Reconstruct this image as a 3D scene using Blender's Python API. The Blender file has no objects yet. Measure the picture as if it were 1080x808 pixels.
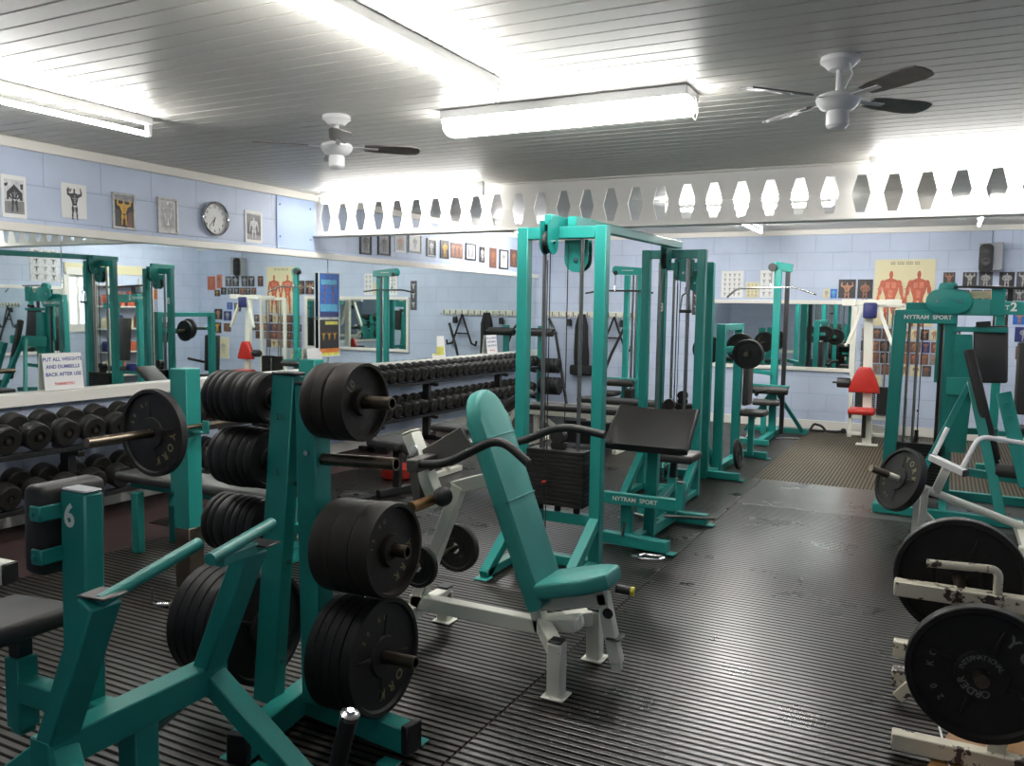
EXPO = 0.45
import bpy, bmesh, math, random
from math import sin, cos, pi, radians, atan2, sqrt
from mathutils import Vector as V, Matrix, Quaternion
random.seed(7)
scene = bpy.context.scene
COL = scene.collection
X, Y, Z = V((1,0,0)), V((0,1,0)), V((0,0,1))

# ------------------------------------------------------------------ materials
def nodes(m):
    m.use_nodes = True
    nt = m.node_tree
    return nt, nt.nodes, nt.links, nt.nodes.get('Principled BSDF')

def lin(r, g, b):
    f = lambda c: ((c/255+.055)/1.055)**2.4 if c > 10 else c/255/12.92
    return (f(r), f(g), f(b), 1)

def mat(name, col, rough=.5, metal=0., var=.0, scale=8., bump=0., bscale=60., chips=None, chip_col=None, spec=.5, coat=0.):
    """painted / cast / upholstered surface with noise variation, fine bump and optional paint chips"""
    m = bpy.data.materials.new(name)
    nt, N, L, P = nodes(m)
    P.inputs['Roughness'].default_value = rough
    P.inputs['Metallic'].default_value = metal
    P.inputs['Specular IOR Level'].default_value = spec
    P.inputs['Coat Weight'].default_value = coat
    tc = N.new('ShaderNodeTexCoord')
    src = None
    n1 = N.new('ShaderNodeTexNoise'); n1.inputs['Scale'].default_value = scale; n1.inputs['Detail'].default_value = 5
    L.new(tc.outputs['Object'], n1.inputs['Vector'])
    mx = N.new('ShaderNodeMix'); mx.data_type = 'RGBA'
    c = V(col[:3])
    mx.inputs[6].default_value = (*(c*(1-var)), 1)
    mx.inputs[7].default_value = (*[min(1, v*(1+var)) for v in c], 1)
    L.new(n1.outputs['Fac'], mx.inputs[0])
    src = mx.outputs[2]
    if chips:
        n2 = N.new('ShaderNodeTexNoise'); n2.inputs['Scale'].default_value = chips[0]; n2.inputs['Detail'].default_value = 6
        n2.inputs['Roughness'].default_value = .7
        L.new(tc.outputs['Object'], n2.inputs['Vector'])
        r = N.new('ShaderNodeValToRGB'); r.color_ramp.elements[0].position = chips[1]; r.color_ramp.elements[1].position = chips[1]+.02
        L.new(n2.outputs['Fac'], r.inputs['Fac'])
        m2 = N.new('ShaderNodeMix'); m2.data_type = 'RGBA'
        L.new(r.outputs['Color'], m2.inputs[0]); L.new(src, m2.inputs[6]); m2.inputs[7].default_value = chip_col
        src = m2.outputs[2]
    L.new(src, P.inputs['Base Color'])
    if bump:
        n3 = N.new('ShaderNodeTexNoise'); n3.inputs['Scale'].default_value = bscale; n3.inputs['Detail'].default_value = 3
        L.new(tc.outputs['Object'], n3.inputs['Vector'])
        b = N.new('ShaderNodeBump'); b.inputs['Strength'].default_value = bump; b.inputs['Distance'].default_value = .002
        L.new(n3.outputs['Fac'], b.inputs['Height']); L.new(b.outputs['Normal'], P.inputs['Normal'])
    return m

def emit(name, col, strength):
    m = bpy.data.materials.new(name)
    nt, N, L, P = nodes(m)
    P.inputs['Base Color'].default_value = (*col[:3], 1)
    P.inputs['Emission Color'].default_value = (*col[:3], 1)
    P.inputs['Emission Strength'].default_value = strength
    return m

M = {}
M['teal'] = mat('teal_paint', (.014,.235,.205), .36, var=.12, scale=5, chips=(22,.715), chip_col=(.02,.05,.045,1), bump=.06, bscale=40)
M['teal_vinyl'] = mat('teal_vinyl', (.035,.265,.235), .5, var=.10, scale=4, bump=.25, bscale=90)
M['white'] = mat('cream_white_paint', (.72,.71,.62), .4, var=.06, scale=6, chips=(24,.70), chip_col=(.10,.07,.05,1), bump=.05, bscale=40)
M['chipped'] = mat('chipped_cream_paint', (.62,.57,.44), .5, var=.12, scale=9, chips=(13,.545), chip_col=(.05,.032,.026,1), bump=.2, bscale=30)
M['iron'] = mat('black_cast_iron', (.011,.0105,.0095), .52, spec=.35, var=.35, scale=14, bump=.35, bscale=120, chips=(30,.70), chip_col=(.045,.034,.02,1))
M['iron_worn'] = mat('worn_brown_iron', (.026,.021,.016), .55, spec=.35, metal=.0, var=.35, scale=12, bump=.35, bscale=120)
M['rubber'] = mat('black_rubber', (.010,.010,.010), .55, var=.2, scale=20, bump=.2, bscale=150)
M['greypaint'] = mat('dark_grey_paint', (.085,.08,.072), .45, var=.15, scale=8)
M['vinyl'] = mat('black_vinyl', (.020,.019,.018), .52, var=.18, scale=5, bump=.2, bscale=110)
M['vinyl_grey'] = mat('grey_worn_vinyl', (.036,.034,.033), .48, var=.2, scale=5, bump=.2, bscale=110)
M['blackmetal'] = mat('black_metal', (.012,.012,.013), .35, var=.2, scale=10)
M['chrome'] = mat('chrome_steel', (.62,.62,.63), .18, metal=1, var=.06, scale=20)
M['steel'] = mat('dull_steel', (.30,.29,.28), .32, metal=1, var=.2, scale=25)
M['copper'] = mat('worn_copper_steel', (.42,.22,.10), .34, metal=1, var=.35, scale=18)
M['barsteel'] = mat('tarnished_bar_steel', (.19,.155,.115), .34, metal=1, var=.3, scale=18)
M['red'] = mat('red_vinyl', (.40,.018,.012), .4, var=.12, scale=8)
M['blue_vinyl'] = mat('navy_vinyl', (.012,.016,.10), .45, var=.1, scale=8)
M['cap'] = mat('black_plastic', (.012,.012,.013), .4, var=.1)
M['letter'] = mat('white_lettering', (.78,.78,.74), .5, var=.04)
M['letter_y'] = mat('faded_yellow_lettering', (.20,.17,.075), .5, var=.2, scale=30)
M['letter_g'] = mat('grey_lettering', (.14,.14,.13), .5, var=.1)
M['wood'] = mat('brown_board', (.33,.17,.055), .5, var=.2, scale=6)
M['whitetrim'] = mat('white_gloss_trim', (.80,.77,.71), .35, var=.04, scale=3)
M['whitemetal'] = mat('white_enamel', (.80,.80,.79), .3, var=.03)
M['beampaint'] = mat('white_beam_paint', (.80,.78,.74), .5, var=.04, scale=3)
M['frosty'] = mat('grey_plastic', (.30,.31,.33), .4, var=.05)
M['darkwood'] = mat('dark_blade_wood', (.17,.15,.135), .30, var=.5, scale=16)
M['paper'] = mat('white_paper', (.82,.82,.80), .6, var=.02)
M['cream'] = mat('cream_paper', (.72,.66,.42), .6, var=.05)
M['yellow_grip'] = mat('yellow_plastic', (.6,.55,.02), .4)
M['rope'] = mat('black_rope', (.012,.012,.013), .8, bump=.5, bscale=80)
def flat(name, c, rough=.4, var_=.55): 
    if name not in M: M[name] = mat(name, c, rough, var=var_, scale=22)
    return M[name]

# ------------------------------------------------------------------ mesh builder
def frame_of(n, up=None):
    n = V(n).normalized()
    up = V(up) if up is not None else Z
    if abs(n.dot(up)) > .995: up = Y if abs(n.dot(Y)) < .9 else X
    u = up.cross(n).normalized(); v = n.cross(u).normalized()
    return u, v, n          # u side, v up-ish, n axis

TXT = {}
def text_mesh(s, bold=.0):
    k = (s, bold)
    if k not in TXT:
        cu = bpy.data.curves.new('lettering', 'FONT'); cu.body = s; cu.size = 1; cu.align_x = 'CENTER'; cu.align_y = 'CENTER'
        cu.resolution_u = 3; cu.offset = bold
        ob = bpy.data.objects.new('lettering', cu); COL.objects.link(ob)
        dg = bpy.context.evaluated_depsgraph_get()
        me = bpy.data.meshes.new_from_object(ob.evaluated_get(dg))
        bpy.data.objects.remove(ob); bpy.data.curves.remove(cu)
        TXT[k] = ([v.co.copy() for v in me.vertices], [list(p.vertices) for p in me.polygons])
        bpy.data.meshes.remove(me)
    return TXT[k]

class MB:
    def __init__(s): s.bm = bmesh.new(); s.mi = 0
    def m(s, i): s.mi = i; return s
    def _f(s, vs):
        try:
            f = s.bm.faces.new(vs); f.material_index = s.mi; return f
        except ValueError: return None
    def hexa(s, P, bev=.004, seg=1):
        """8 points: 0-3 one end, 4-7 the other"""
        vs = [s.bm.verts.new(p) for p in P]
        fs = [s._f([vs[i] for i in q]) for q in ((3,2,1,0),(4,5,6,7),(0,1,5,4),(1,2,6,5),(2,3,7,6),(3,0,4,7))]
        if bev:
            es = list({e for f in fs for e in f.edges})
            r = bmesh.ops.bevel(s.bm, geom=es, offset=bev, segments=seg, affect='EDGES', profile=.5)
            for f in r['faces']: f.material_index = s.mi
        return s
    def box(s, c, size, rz=0., bev=.004, seg=1, R=None):
        c = V(c); a, b, d = [v/2 for v in size]
        R = R or Matrix.Rotation(rz, 3, 'Z')
        P = [c + R @ V(p) for p in ((-a,-b,-d),(a,-b,-d),(a,b,-d),(-a,b,-d),(-a,-b,d),(a,-b,d),(a,b,d),(-a,b,d))]
        return s.hexa(P, bev, seg)
    def bb(s, lo, hi, bev=.004, seg=1):
        lo, hi = V(lo), V(hi)
        return s.box((lo+hi)/2, hi-lo, bev=bev, seg=seg)
    def beam(s, p, q, w=.06, h=.06, up=None, bev=.004, w2=None, h2=None, seg=1):
        p, q = V(p), V(q); u, v, n = frame_of(q-p, up)
        w2 = w2 or w; h2 = h2 or h
        P = [p+u*a*w/2+v*b*h/2 for a, b in ((-1,-1),(1,-1),(1,1),(-1,1))] + [q+u*a*w2/2+v*b*h2/2 for a, b in ((-1,-1),(1,-1),(1,1),(-1,1))]
        return s.hexa(P, bev, seg)
    def tube(s, pts, r, seg=10, caps=True, fillet=0., fs=5, r2=None):
        pts = [V(p) for p in pts]
        if fillet and len(pts) > 2:
            out = [pts[0]]
            for a, b, c in zip(pts, pts[1:], pts[2:]):
                d1 = (a-b); d2 = (c-b); t = min(fillet, d1.length*.45, d2.length*.45)
                A, B = b+d1.normalized()*t, b+d2.normalized()*t
                for k in range(fs+1):
                    x = k/fs; out.append(A*(1-x)**2 + b*2*x*(1-x) + B*x*x)
            out.append(pts[-1]); pts = out
        rings = []; u = None
        for i, p in enumerate(pts):
            d = (pts[min(i+1, len(pts)-1)] - pts[max(i-1, 0)]).normalized()
            if u is None: u, v, _ = frame_of(d)
            else:
                u = (u - d*u.dot(d)).normalized(); v = d.cross(u)
            rr = r if r2 is None else r + (r2-r)*i/(len(pts)-1)
            rings.append([s.bm.verts.new(p + (u*cos(2*pi*k/seg)+v*sin(2*pi*k/seg))*rr) for k in range(seg)])
        for a, b in zip(rings, rings[1:]):
            for k in range(seg): s._f([a[k], a[(k+1)%seg], b[(k+1)%seg], b[k]])
        if caps:
            s._f(rings[0][::-1]); s._f(rings[-1])
        return s
    def cyl(s, p, q, r, r2=None, seg=20): return s.tube([p, q], r, seg, r2=r2)
    def pipe(s, p, q, r, t=.006, seg=20):
        """open tube end with a visible bore"""
        p, q = V(p), V(q); L = (q-p).length
        return s.lathe([(r*.0,0),(r,0),(r,L),(r-t,L),(r-t,L-.05),(0,L-.05)], p, q-p, seg)
    def lathe(s, prof, o, axis=Z, seg=24, closed=False):
        o = V(o); u, v, n = frame_of(axis)
        prof = list(prof) + ([prof[0]] if closed else [])
        rings = []
        for r, h in prof:
            if r < 1e-6: rings.append([s.bm.verts.new(o+n*h)])
            else: rings.append([s.bm.verts.new(o+n*h+(u*cos(2*pi*k/seg)+v*sin(2*pi*k/seg))*r) for k in range(seg)])
        if closed: rings[-1] = rings[0]
        for a, b in zip(rings, rings[1:]):
            for k in range(seg):
                k2 = (k+1) % seg
                if len(a) == 1 and len(b) == 1: continue
                if len(a) == 1: s._f([a[0], b[k2], b[k]])
                elif len(b) == 1: s._f([a[k], a[k2], b[0]])
                else: s._f([a[k], a[k2], b[k2], b[k]])
        return s
    def ball(s, c, r, sx=1, sy=1, sz=1, seg=16):
        n = 8; prof = [(r*sin(pi*i/n), -r*cos(pi*i/n)) for i in range(n+1)]
        b0 = len(s.bm.verts); s.bm.verts.ensure_lookup_table()
        s.lathe(prof, (0,0,0), Z, seg)
        s.bm.verts.ensure_lookup_table()
        for v in s.bm.verts[b0:]: v.co = V((v.co.x*sx, v.co.y*sy, v.co.z*sz)) + V(c)
        return s
    def prism(s, poly, o, u, v, t, bev=0.):
        """2-D outline in the plane (u, v) through o, thickness t along u x v (centred)"""
        o, u, v = V(o), V(u).normalized(), V(v).normalized(); n = u.cross(v)
        A = [s.bm.verts.new(o+u*a+v*b-n*t/2) for a, b in poly]; B = [s.bm.verts.new(o+u*a+v*b+n*t/2) for a, b in poly]
        fs = [s._f(A[::-1]), s._f(B)]
        k = len(poly)
        for i in range(k): fs.append(s._f([A[i], A[(i+1)%k], B[(i+1)%k], B[i]]))
        if bev:
            es = list({e for f in fs[:2] for e in f.edges})
            r = bmesh.ops.bevel(s.bm, geom=es, offset=bev, segments=3, affect='EDGES', profile=.5)
            for f in r['faces']: f.material_index = s.mi
        return s
    def poly(s, pts):
        s._f([s.bm.verts.new(p) for p in pts]); return s
    def pad(s, p, q, w, h, up=None, r=.02, seg=3):
        return s.beam(p, q, w, h, up, bev=r, seg=seg)
    def text(s, body, size, o, u, v, bold=.0, lift=.0008):
        o, u, v = V(o), V(u).normalized(), V(v).normalized(); n = u.cross(v)
        vs, fs = text_mesh(body, bold)
        W = [s.bm.verts.new(o+u*c.x*size+v*c.y*size+n*lift) for c in vs]
        for f in fs: s._f([W[i] for i in f])
        return s
    def ringtext(s, body, size, o, u, v, R, a0, step, bold=.0, lift=.0008, inward=False):
        o, u, v = V(o), V(u).normalized(), V(v).normalized()
        for i, ch in enumerate(body):
            if ch == ' ': continue
            a = a0 - step*i
            rad = u*cos(a)+v*sin(a); tan = u*sin(a)-v*cos(a)
            s.text(ch, size, o+rad*R, tan, rad, bold, lift)
        return s
    def build(s, name, mats, parent=None, sharp=38, origin=None):
        bmesh.ops.remove_doubles(s.bm, verts=s.bm.verts, dist=1e-6)
        me = bpy.data.meshes.new(name)
        if parent is not None: org = wloc(parent)
        elif origin is not None: org = V(origin)
        else:
            c = [v.co for v in s.bm.verts]
            org = V(((min(p.x for p in c)+max(p.x for p in c))/2, (min(p.y for p in c)+max(p.y for p in c))/2, min(p.z for p in c)))
        bmesh.ops.translate(s.bm, verts=s.bm.verts, vec=-org)
        s.bm.normal_update()
        for f in s.bm.faces: f.smooth = True
        s.bm.to_mesh(me); s.bm.free()
        me.set_sharp_from_angle(angle=radians(sharp))
        for k in (mats if isinstance(mats, (list, tuple)) else [mats]): me.materials.append(M[k] if isinstance(k, str) else k)
        ob = bpy.data.objects.new(name, me); COL.objects.link(ob)
        if parent is not None: ob.parent = parent
        else: ob.location = org
        return ob

def wloc(o):
    l = V((0,0,0))
    while o is not None: l = l + o.location; o = o.parent
    return l
def tag(o, label, cat, group=None):
    o['label'] = label; o['category'] = cat
    if group: o['group'] = group
    return o
def thing(name, label, cat, loc, group=None):
    o = bpy.data.objects.new(name, None); COL.objects.link(o); o.location = V(loc); o.empty_display_size = .1
    return tag(o, label, cat, group)
def struct(o): o['kind'] = 'structure'; return o
def one(mb, name, mats, label, cat, group=None, sharp=38): return tag(mb.build(name, mats, sharp=sharp), label, cat, group)
ORD = ['zeroth','first','second','third','fourth','fifth','sixth','seventh','eighth','ninth','tenth','eleventh','twelfth','thirteenth','fourteenth','fifteenth','sixteenth','seventeenth','eighteenth','nineteenth','twentieth']
TENS = {2:'twenty',3:'thirty',4:'forty'}
def ordw(n):
    if n <= 20: return ORD[n]
    return TENS[n//10]+'-'+ORD[n%10] if n % 10 else {30:'thirtieth',40:'fortieth'}[n]
def rounded(w, h, r, n=6):
    out = []
    for cx, cy, a in ((w/2-r,h/2-r,0),(-w/2+r,h/2-r,pi/2),(-w/2+r,-h/2+r,pi),(w/2-r,-h/2+r,1.5*pi)):
        out += [(cx+r*cos(a+pi/2*k/n), cy+r*sin(a+pi/2*k/n)) for k in range(n+1)]
    return out

# ------------------------------------------------------------------ camera (f 887 px of 1080)
F = 887.3; YAW, PIT, ROL, EYE = radians(27.095), radians(5.054), radians(.864), 1.55
fw = V((-sin(YAW)*cos(PIT), cos(YAW)*cos(PIT), -sin(PIT))); rt = V((cos(YAW), sin(YAW), 0)); up_ = rt.cross(fw)
rt, up_ = cos(ROL)*rt + sin(ROL)*up_, -sin(ROL)*rt + cos(ROL)*up_
cam = bpy.data.cameras.new('camera'); cam.sensor_width = 36; cam.lens = F/1080*36; cam.clip_start = .05
co = bpy.data.objects.new('camera', cam); COL.objects.link(co)
Rm = Matrix((rt, up_, -fw)).transposed().to_4x4(); co.matrix_world = Matrix.Translation((0,0,EYE)) @ Rm
scene.camera = co
scene.view_settings.view_transform = 'Standard'; scene.view_settings.look = 'None'
scene.view_settings.gamma = 1; scene.view_settings.use_curve_mapping = False
# ================================================================== ROOM
WL, WR, WB, WF, CH = -5.662, 1.62, 11.84, -1.6, 2.65
def wall_mat(name, axis):
    m = bpy.data.materials.new(name); nt, N, L, P = nodes(m)
    tc = N.new('ShaderNodeTexCoord'); sx = N.new('ShaderNodeSeparateXYZ'); cx = N.new('ShaderNodeCombineXYZ')
    L.new(tc.outputs['Object'], sx.inputs[0]); L.new(sx.outputs[axis], cx.inputs[0]); L.new(sx.outputs['Z'], cx.inputs[1])
    b = N.new('ShaderNodeTexBrick'); b.inputs['Scale'].default_value = 1
    b.inputs['Brick Width'].default_value = .45; b.inputs['Row Height'].default_value = .235
    b.inputs['Mortar Size'].default_value = .0045; b.inputs['Mortar Smooth'].default_value = .4
    b.inputs['Color1'].default_value = (.60,.68,.84,1); b.inputs['Color2'].default_value = (.575,.655,.82,1); b.inputs['Mortar'].default_value = (.43,.51,.68,1)
    L.new(cx.outputs[0], b.inputs['Vector'])
    n = N.new('ShaderNodeTexNoise'); n.inputs['Scale'].default_value = 3; n.inputs['Detail'].default_value = 6; L.new(tc.outputs['Object'], n.inputs['Vector'])
    mx = N.new('ShaderNodeMix'); mx.data_type = 'RGBA'; mx.blend_type = 'MULTIPLY'; mx.inputs[0].default_value = .25
    L.new(b.outputs['Color'], mx.inputs[6]); L.new(n.outputs['Fac'], mx.inputs[7])
    L.new(mx.outputs[2], P.inputs['Base Color']); P.inputs['Roughness'].default_value = .5
    bp = N.new('ShaderNodeBump'); bp.inputs['Strength'].default_value = .5; bp.inputs['Distance'].default_value = .004; bp.invert = True
    L.new(b.outputs['Fac'], bp.inputs['Height']); L.new(bp.outputs[0], P.inputs['Normal'])
    return m
M['wallY'] = wall_mat('pale_blue_blockwork_side', 'Y'); M['wallX'] = wall_mat('pale_blue_blockwork_end', 'X')
def ceil_mat():
    m = bpy.data.materials.new('ceiling_boards'); nt, N, L, P = nodes(m)
    tc = N.new('ShaderNodeTexCoord'); sx = N.new('ShaderNodeSeparateXYZ'); L.new(tc.outputs['Object'], sx.inputs[0])
    n = N.new('ShaderNodeTexNoise'); n.inputs['Scale'].default_value = 2.5; n.inputs['Detail'].default_value = 4; L.new(tc.outputs['Object'], n.inputs['Vector'])
    mx = N.new('ShaderNodeMix'); mx.data_type = 'RGBA'; mx.inputs[6].default_value = (.56,.545,.50,1); mx.inputs[7].default_value = (.67,.655,.61,1)
    L.new(n.outputs['Fac'], mx.inputs[0]); L.new(mx.outputs[2], P.inputs['Base Color']); P.inputs['Roughness'].default_value = .42
    return m
M['ceil'] = ceil_mat()
def rib_mat(name, pitch, axis, c1, c2, rough, bstr, blot=.5, spec=.9, nb=.0):
    m = bpy.data.materials.new(name); nt, N, L, P = nodes(m)
    tc = N.new('ShaderNodeTexCoord'); sx = N.new('ShaderNodeSeparateXYZ'); L.new(tc.outputs['Object'], sx.inputs[0])
    def wave(ax):
        a = N.new('ShaderNodeMath'); a.operation = 'MULTIPLY'; a.inputs[1].default_value = 2*pi/pitch; L.new(sx.outputs[ax], a.inputs[0])
        b = N.new('ShaderNodeMath'); b.operation = 'SINE'; L.new(a.outputs[0], b.inputs[0])
        c = N.new('ShaderNodeMapRange'); c.inputs[1].default_value = -.55; c.inputs[2].default_value = .15; L.new(b.outputs[0], c.inputs[0]); return c.outputs[0]
    h = wave(axis[0])
    if len(axis) > 1:
        mm = N.new('ShaderNodeMath'); mm.operation = 'MULTIPLY'; L.new(h, mm.inputs[0]); L.new(wave(axis[1]), mm.inputs[1]); h = mm.outputs[0]
    n = N.new('ShaderNodeTexNoise'); n.inputs['Scale'].default_value = 2.2; n.inputs['Detail'].default_value = 8; n.inputs['Roughness'].default_value = .65; L.new(tc.outputs['Object'], n.inputs['Vector'])
    n2 = N.new('ShaderNodeTexNoise'); n2.inputs['Scale'].default_value = 40; n2.inputs['Detail'].default_value = 4; L.new(tc.outputs['Object'], n2.inputs['Vector'])
    mx = N.new('ShaderNodeMix'); mx.data_type = 'RGBA'; mx.inputs[6].default_value = c1; mx.inputs[7].default_value = c2; L.new(h, mx.inputs[0])
    m2 = N.new('ShaderNodeMix'); m2.data_type = 'RGBA'; m2.blend_type = 'MULTIPLY'; m2.inputs[0].default_value = blot
    L.new(mx.outputs[2], m2.inputs[6]); L.new(n.outputs['Fac'], m2.inputs[7]); L.new(m2.outputs[2], P.inputs['Base Color'])
    r = N.new('ShaderNodeMapRange'); r.inputs[1].default_value = .3; r.inputs[2].default_value = .7; r.inputs[3].default_value = rough; r.inputs[4].default_value = rough+.09
    L.new(n.outputs['Fac'], r.inputs[0]); L.new(r.outputs[0], P.inputs['Roughness'])
    sp = N.new('ShaderNodeMapRange'); sp.inputs[3].default_value = .03; sp.inputs[4].default_value = spec; L.new(h, sp.inputs[0]); L.new(sp.outputs[0], P.inputs['Specular IOR Level'])
    ad = N.new('ShaderNodeMath'); ad.operation = 'MULTIPLY_ADD'; ad.inputs[1].default_value = nb; L.new(n2.outputs['Fac'], ad.inputs[0]); L.new(h, ad.inputs[2])
    bp = N.new('ShaderNodeBump'); bp.inputs['Strength'].default_value = bstr; bp.inputs['Distance'].default_value = .004
    L.new(ad.outputs[0], bp.inputs['Height']); L.new(bp.outputs[0], P.inputs['Normal'])
    return m
M['mat_rib'] = rib_mat('ribbed_rubber', .038, 'Y', (.004,.0034,.0028,1), (.027,.021,.015,1), .25, .38, spec=1.0)
M['mat_rib2'] = rib_mat('ribbed_rubber_dusty', .038, 'Y', (.004,.0032,.0024,1), (.028,.020,.012,1), .36, .42)
M['mat_smooth'] = rib_mat('smooth_rubber', .03, 'Y', (.080,.076,.071,1), (.092,.088,.083,1), .25, .05, blot=.2, spec=.9)
M['mat_brown'] = rib_mat('brown_mesh_rubber', .032, 'XY', (.050,.040,.023,1), (.115,.094,.058,1), .5, .35)
M['carpet'] = mat('dull_red_floor', (.034,.014,.012), .8, var=.3, scale=5, bump=.3)
M['mirror'] = bpy.data.materials.new('mirror_glass')
_, _, _, P = nodes(M['mirror']); P.inputs['Base Color'].default_value = (.80,.86,.84,1); P.inputs['Metallic'].default_value = 1; P.inputs['Roughness'].default_value = .015

b = MB(); b.bb((WL-.1,WF-.1,-.1),(WR+.1,WB+.1,-.006), bev=0); o = struct(b.build('floor', 'carpet')); 
def slab(name, lo, hi, m): o = MB().bb(lo, hi, bev=0).build(name, m, origin=(0,0,0)); return struct(o)
slab('wall_left', (WL-.1,WF-.1,-.1), (WL,WB+.1,CH+.1), 'wallY')
slab('wall_back', (WL,WB,-.1), (WR,WB+.1,CH+.1), 'wallX')
slab('wall_front', (WL,WF-.1,-.1), (WR,WF,CH+.1), 'wallX')
# right wall with a window opening (y 9.05-10.45, z .9-2.0)
wy0, wy1, wz0, wz1 = 9.10, 9.50, 1.15, 2.0
b = MB()
b.bb((WR,WF-.1,-.1),(WR+.1,wy0,CH+.1),bev=0).bb((WR,wy1,-.1),(WR+.1,WB+.1,CH+.1),bev=0).bb((WR,wy0,-.1),(WR+.1,wy1,wz0),bev=0).bb((WR,wy0,wz1),(WR+.1,wy1,CH+.1),bev=0)
struct(b.build('wall_right', 'wallY', origin=(0,0,0)))
# ceiling of tongue and groove boards running across the room
b = MB(); y = WF; k = 0
while y < WB:
    g = .006
    b.poly([(WL,y+g,CH),(WL,y+.115-g,CH),(WR,y+.115-g,CH),(WR,y+g,CH)])
    for yy in (y+g, y+.115-g): b.poly([(WL,yy,CH),(WL,yy,CH+.022),(WR,yy,CH+.022),(WR,yy,CH)])
    y += .115
b.m(1).bb((WL-.1,WF-.1,CH+.022),(WR+.1,WB+.1,CH+.1),bev=0)
M['gap'] = mat('dark_board_gap',(.10,.085,.07),.7)
struct(b.build('ceiling', ['ceil','gap'], origin=(0,0,0)))
# trims
t = MB().beam((WL+.018,WF,CH-.035),(WL+.018,WB,CH-.035),.036,.07).build('trim_1','whitetrim'); struct(t)
t = MB().beam((WL,WB-.018,CH-.035),(WR,WB-.018,CH-.035),.036,.07).build('trim_2','whitetrim'); struct(t)
t = MB().beam((WL+.02,2.2,2.052),(WL+.02,WB,2.052),.04,.06).build('trim_3','whitetrim'); struct(t)      # rail above the mirrors
t = MB().beam((WL+.045,2.0,.875),(WL+.045,WB,.875),.09,.085).build('trim_4','whitetrim'); struct(t)     # ledge under the mirrors
t = MB().beam((WL,WB-.012,.06),(WR,WB-.012,.06),.024,.12).build('baseboard_back','whitetrim'); struct(t)
t = MB().beam((WL+.012,WF,.05),(WL+.012,WB,.05),.024,.10).build('baseboard_left','whitetrim'); struct(t)
# flat panel let into the upper wall beside the beam
b = MB().bb((WL,6.13,2.09),(WL+.012,6.66,2.61)); 
for yy,zz in ((6.17,2.5),(6.17,2.2),(6.6,2.5),(6.6,2.2)): b.m(1).cyl((WL+.012,yy,zz),(WL+.016,yy,zz),.008,seg=10)
M['panelblue']=mat('pale_blue_panel',(.45,.58,.85),.45,var=.04)
struct(b.build('trim_5',['panelblue','blackmetal']))
# window
w = MB()
for p,q in (((WR-.01,wy0-.06,wz0-.04),(WR-.01,wy1+.06,wz0-.04)),((WR-.01,wy0-.06,wz1+.06),(WR-.01,wy1+.06,wz1+.06))): w.beam(p,q,.06,.12)
w.beam((WR-.01,wy0-.05,wz0),(WR-.01,wy0-.05,wz1),.06,.10,up=Y).beam((WR-.01,wy1+.05,wz0),(WR-.01,wy1+.05,wz1),.06,.10,up=Y)
wf = struct(w.build('window_1','whitetrim'))
w = MB().beam((WR+.05,(wy0+wy1)/2,wz0),(WR+.05,(wy0+wy1)/2,wz1),.04,.05,up=Y).beam((WR+.05,wy0,wz0+.02),(WR+.05,wy1,wz0+.02),.04,.04).beam((WR+.05,wy0,wz1-.02),(WR+.05,wy1,wz1-.02),.04,.04)
w.build('window_frame','whitetrim',wf)
gm = bpy.data.materials.new('window_glass'); nt,N,L,P = nodes(gm); P.inputs['Transmission Weight'].default_value = 1; P.inputs['Roughness'].default_value = 0; P.inputs['IOR'].default_value = 1.0
M['glass'] = gm
MB().bb((WR+.048,wy0,wz0),(WR+.052,wy1,wz1),bev=0).build('pane','glass',wf)
# castellated steel beam with hexagonal holes
YB, ZB0, ZB1 = 6.708, 2.245, CH
b = MB(); zc = 2.425; px = .2153; hw, hf, hh = .066, .030, .135; t = .012
n0 = -5.545; holes = []
k = 0
xs = []
while n0 + k*px < WR-.1: xs.append(n0+k*px); k += 1
def webface(pts, front): 
    y = YB - t/2 if front else YB + t/2
    P = [(x, y, z) for x, z in pts]
    b.poly(P if front else P[::-1])
for fr in (True, False):
    for i, cx in enumerate(xs):
        l = WL if i == 0 else (xs[i-1]+cx)/2
        r = WR if i == len(xs)-1 else (cx+xs[i+1])/2
        webface([(l,ZB0),(r,ZB0),(r,zc),(cx+hw,zc),(cx+hf,zc-hh),(cx-hf,zc-hh),(cx-hw,zc),(l,zc)], fr)
        webface([(l,zc),(cx-hw,zc),(cx-hf,zc+hh),(cx+hf,zc+hh),(cx+hw,zc),(r,zc),(r,ZB1),(l,ZB1)], fr)
for cx in xs:
    H = [(cx+hw,zc),(cx+hf,zc+hh),(cx-hf,zc+hh),(cx-hw,zc),(cx-hf,zc-hh),(cx+hf,zc-hh)]
    for i in range(6):
        (a,c),(d,e) = H[i], H[(i+1)%6]
        b.poly([(a,YB-t/2,c),(a,YB+t/2,c),(d,YB+t/2,e),(d,YB-t/2,e)])
b.bb((WL,YB-.075,ZB0-.012),(WR,YB+.075,ZB0),bev=.002).bb((WL,YB-.075,ZB1-.014),(WR,YB+.075,ZB1-.002),bev=.002)
for i in range(len(xs)-1): b.bb(((xs[i]+hw),YB-t/2-.003,zc-.003),(xs[i+1]-hw,YB-t/2+.001,zc+.003),bev=.001)   # weld bead
struct(b.build('ceiling_beam','beampaint', origin=(0,0,0)))
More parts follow.
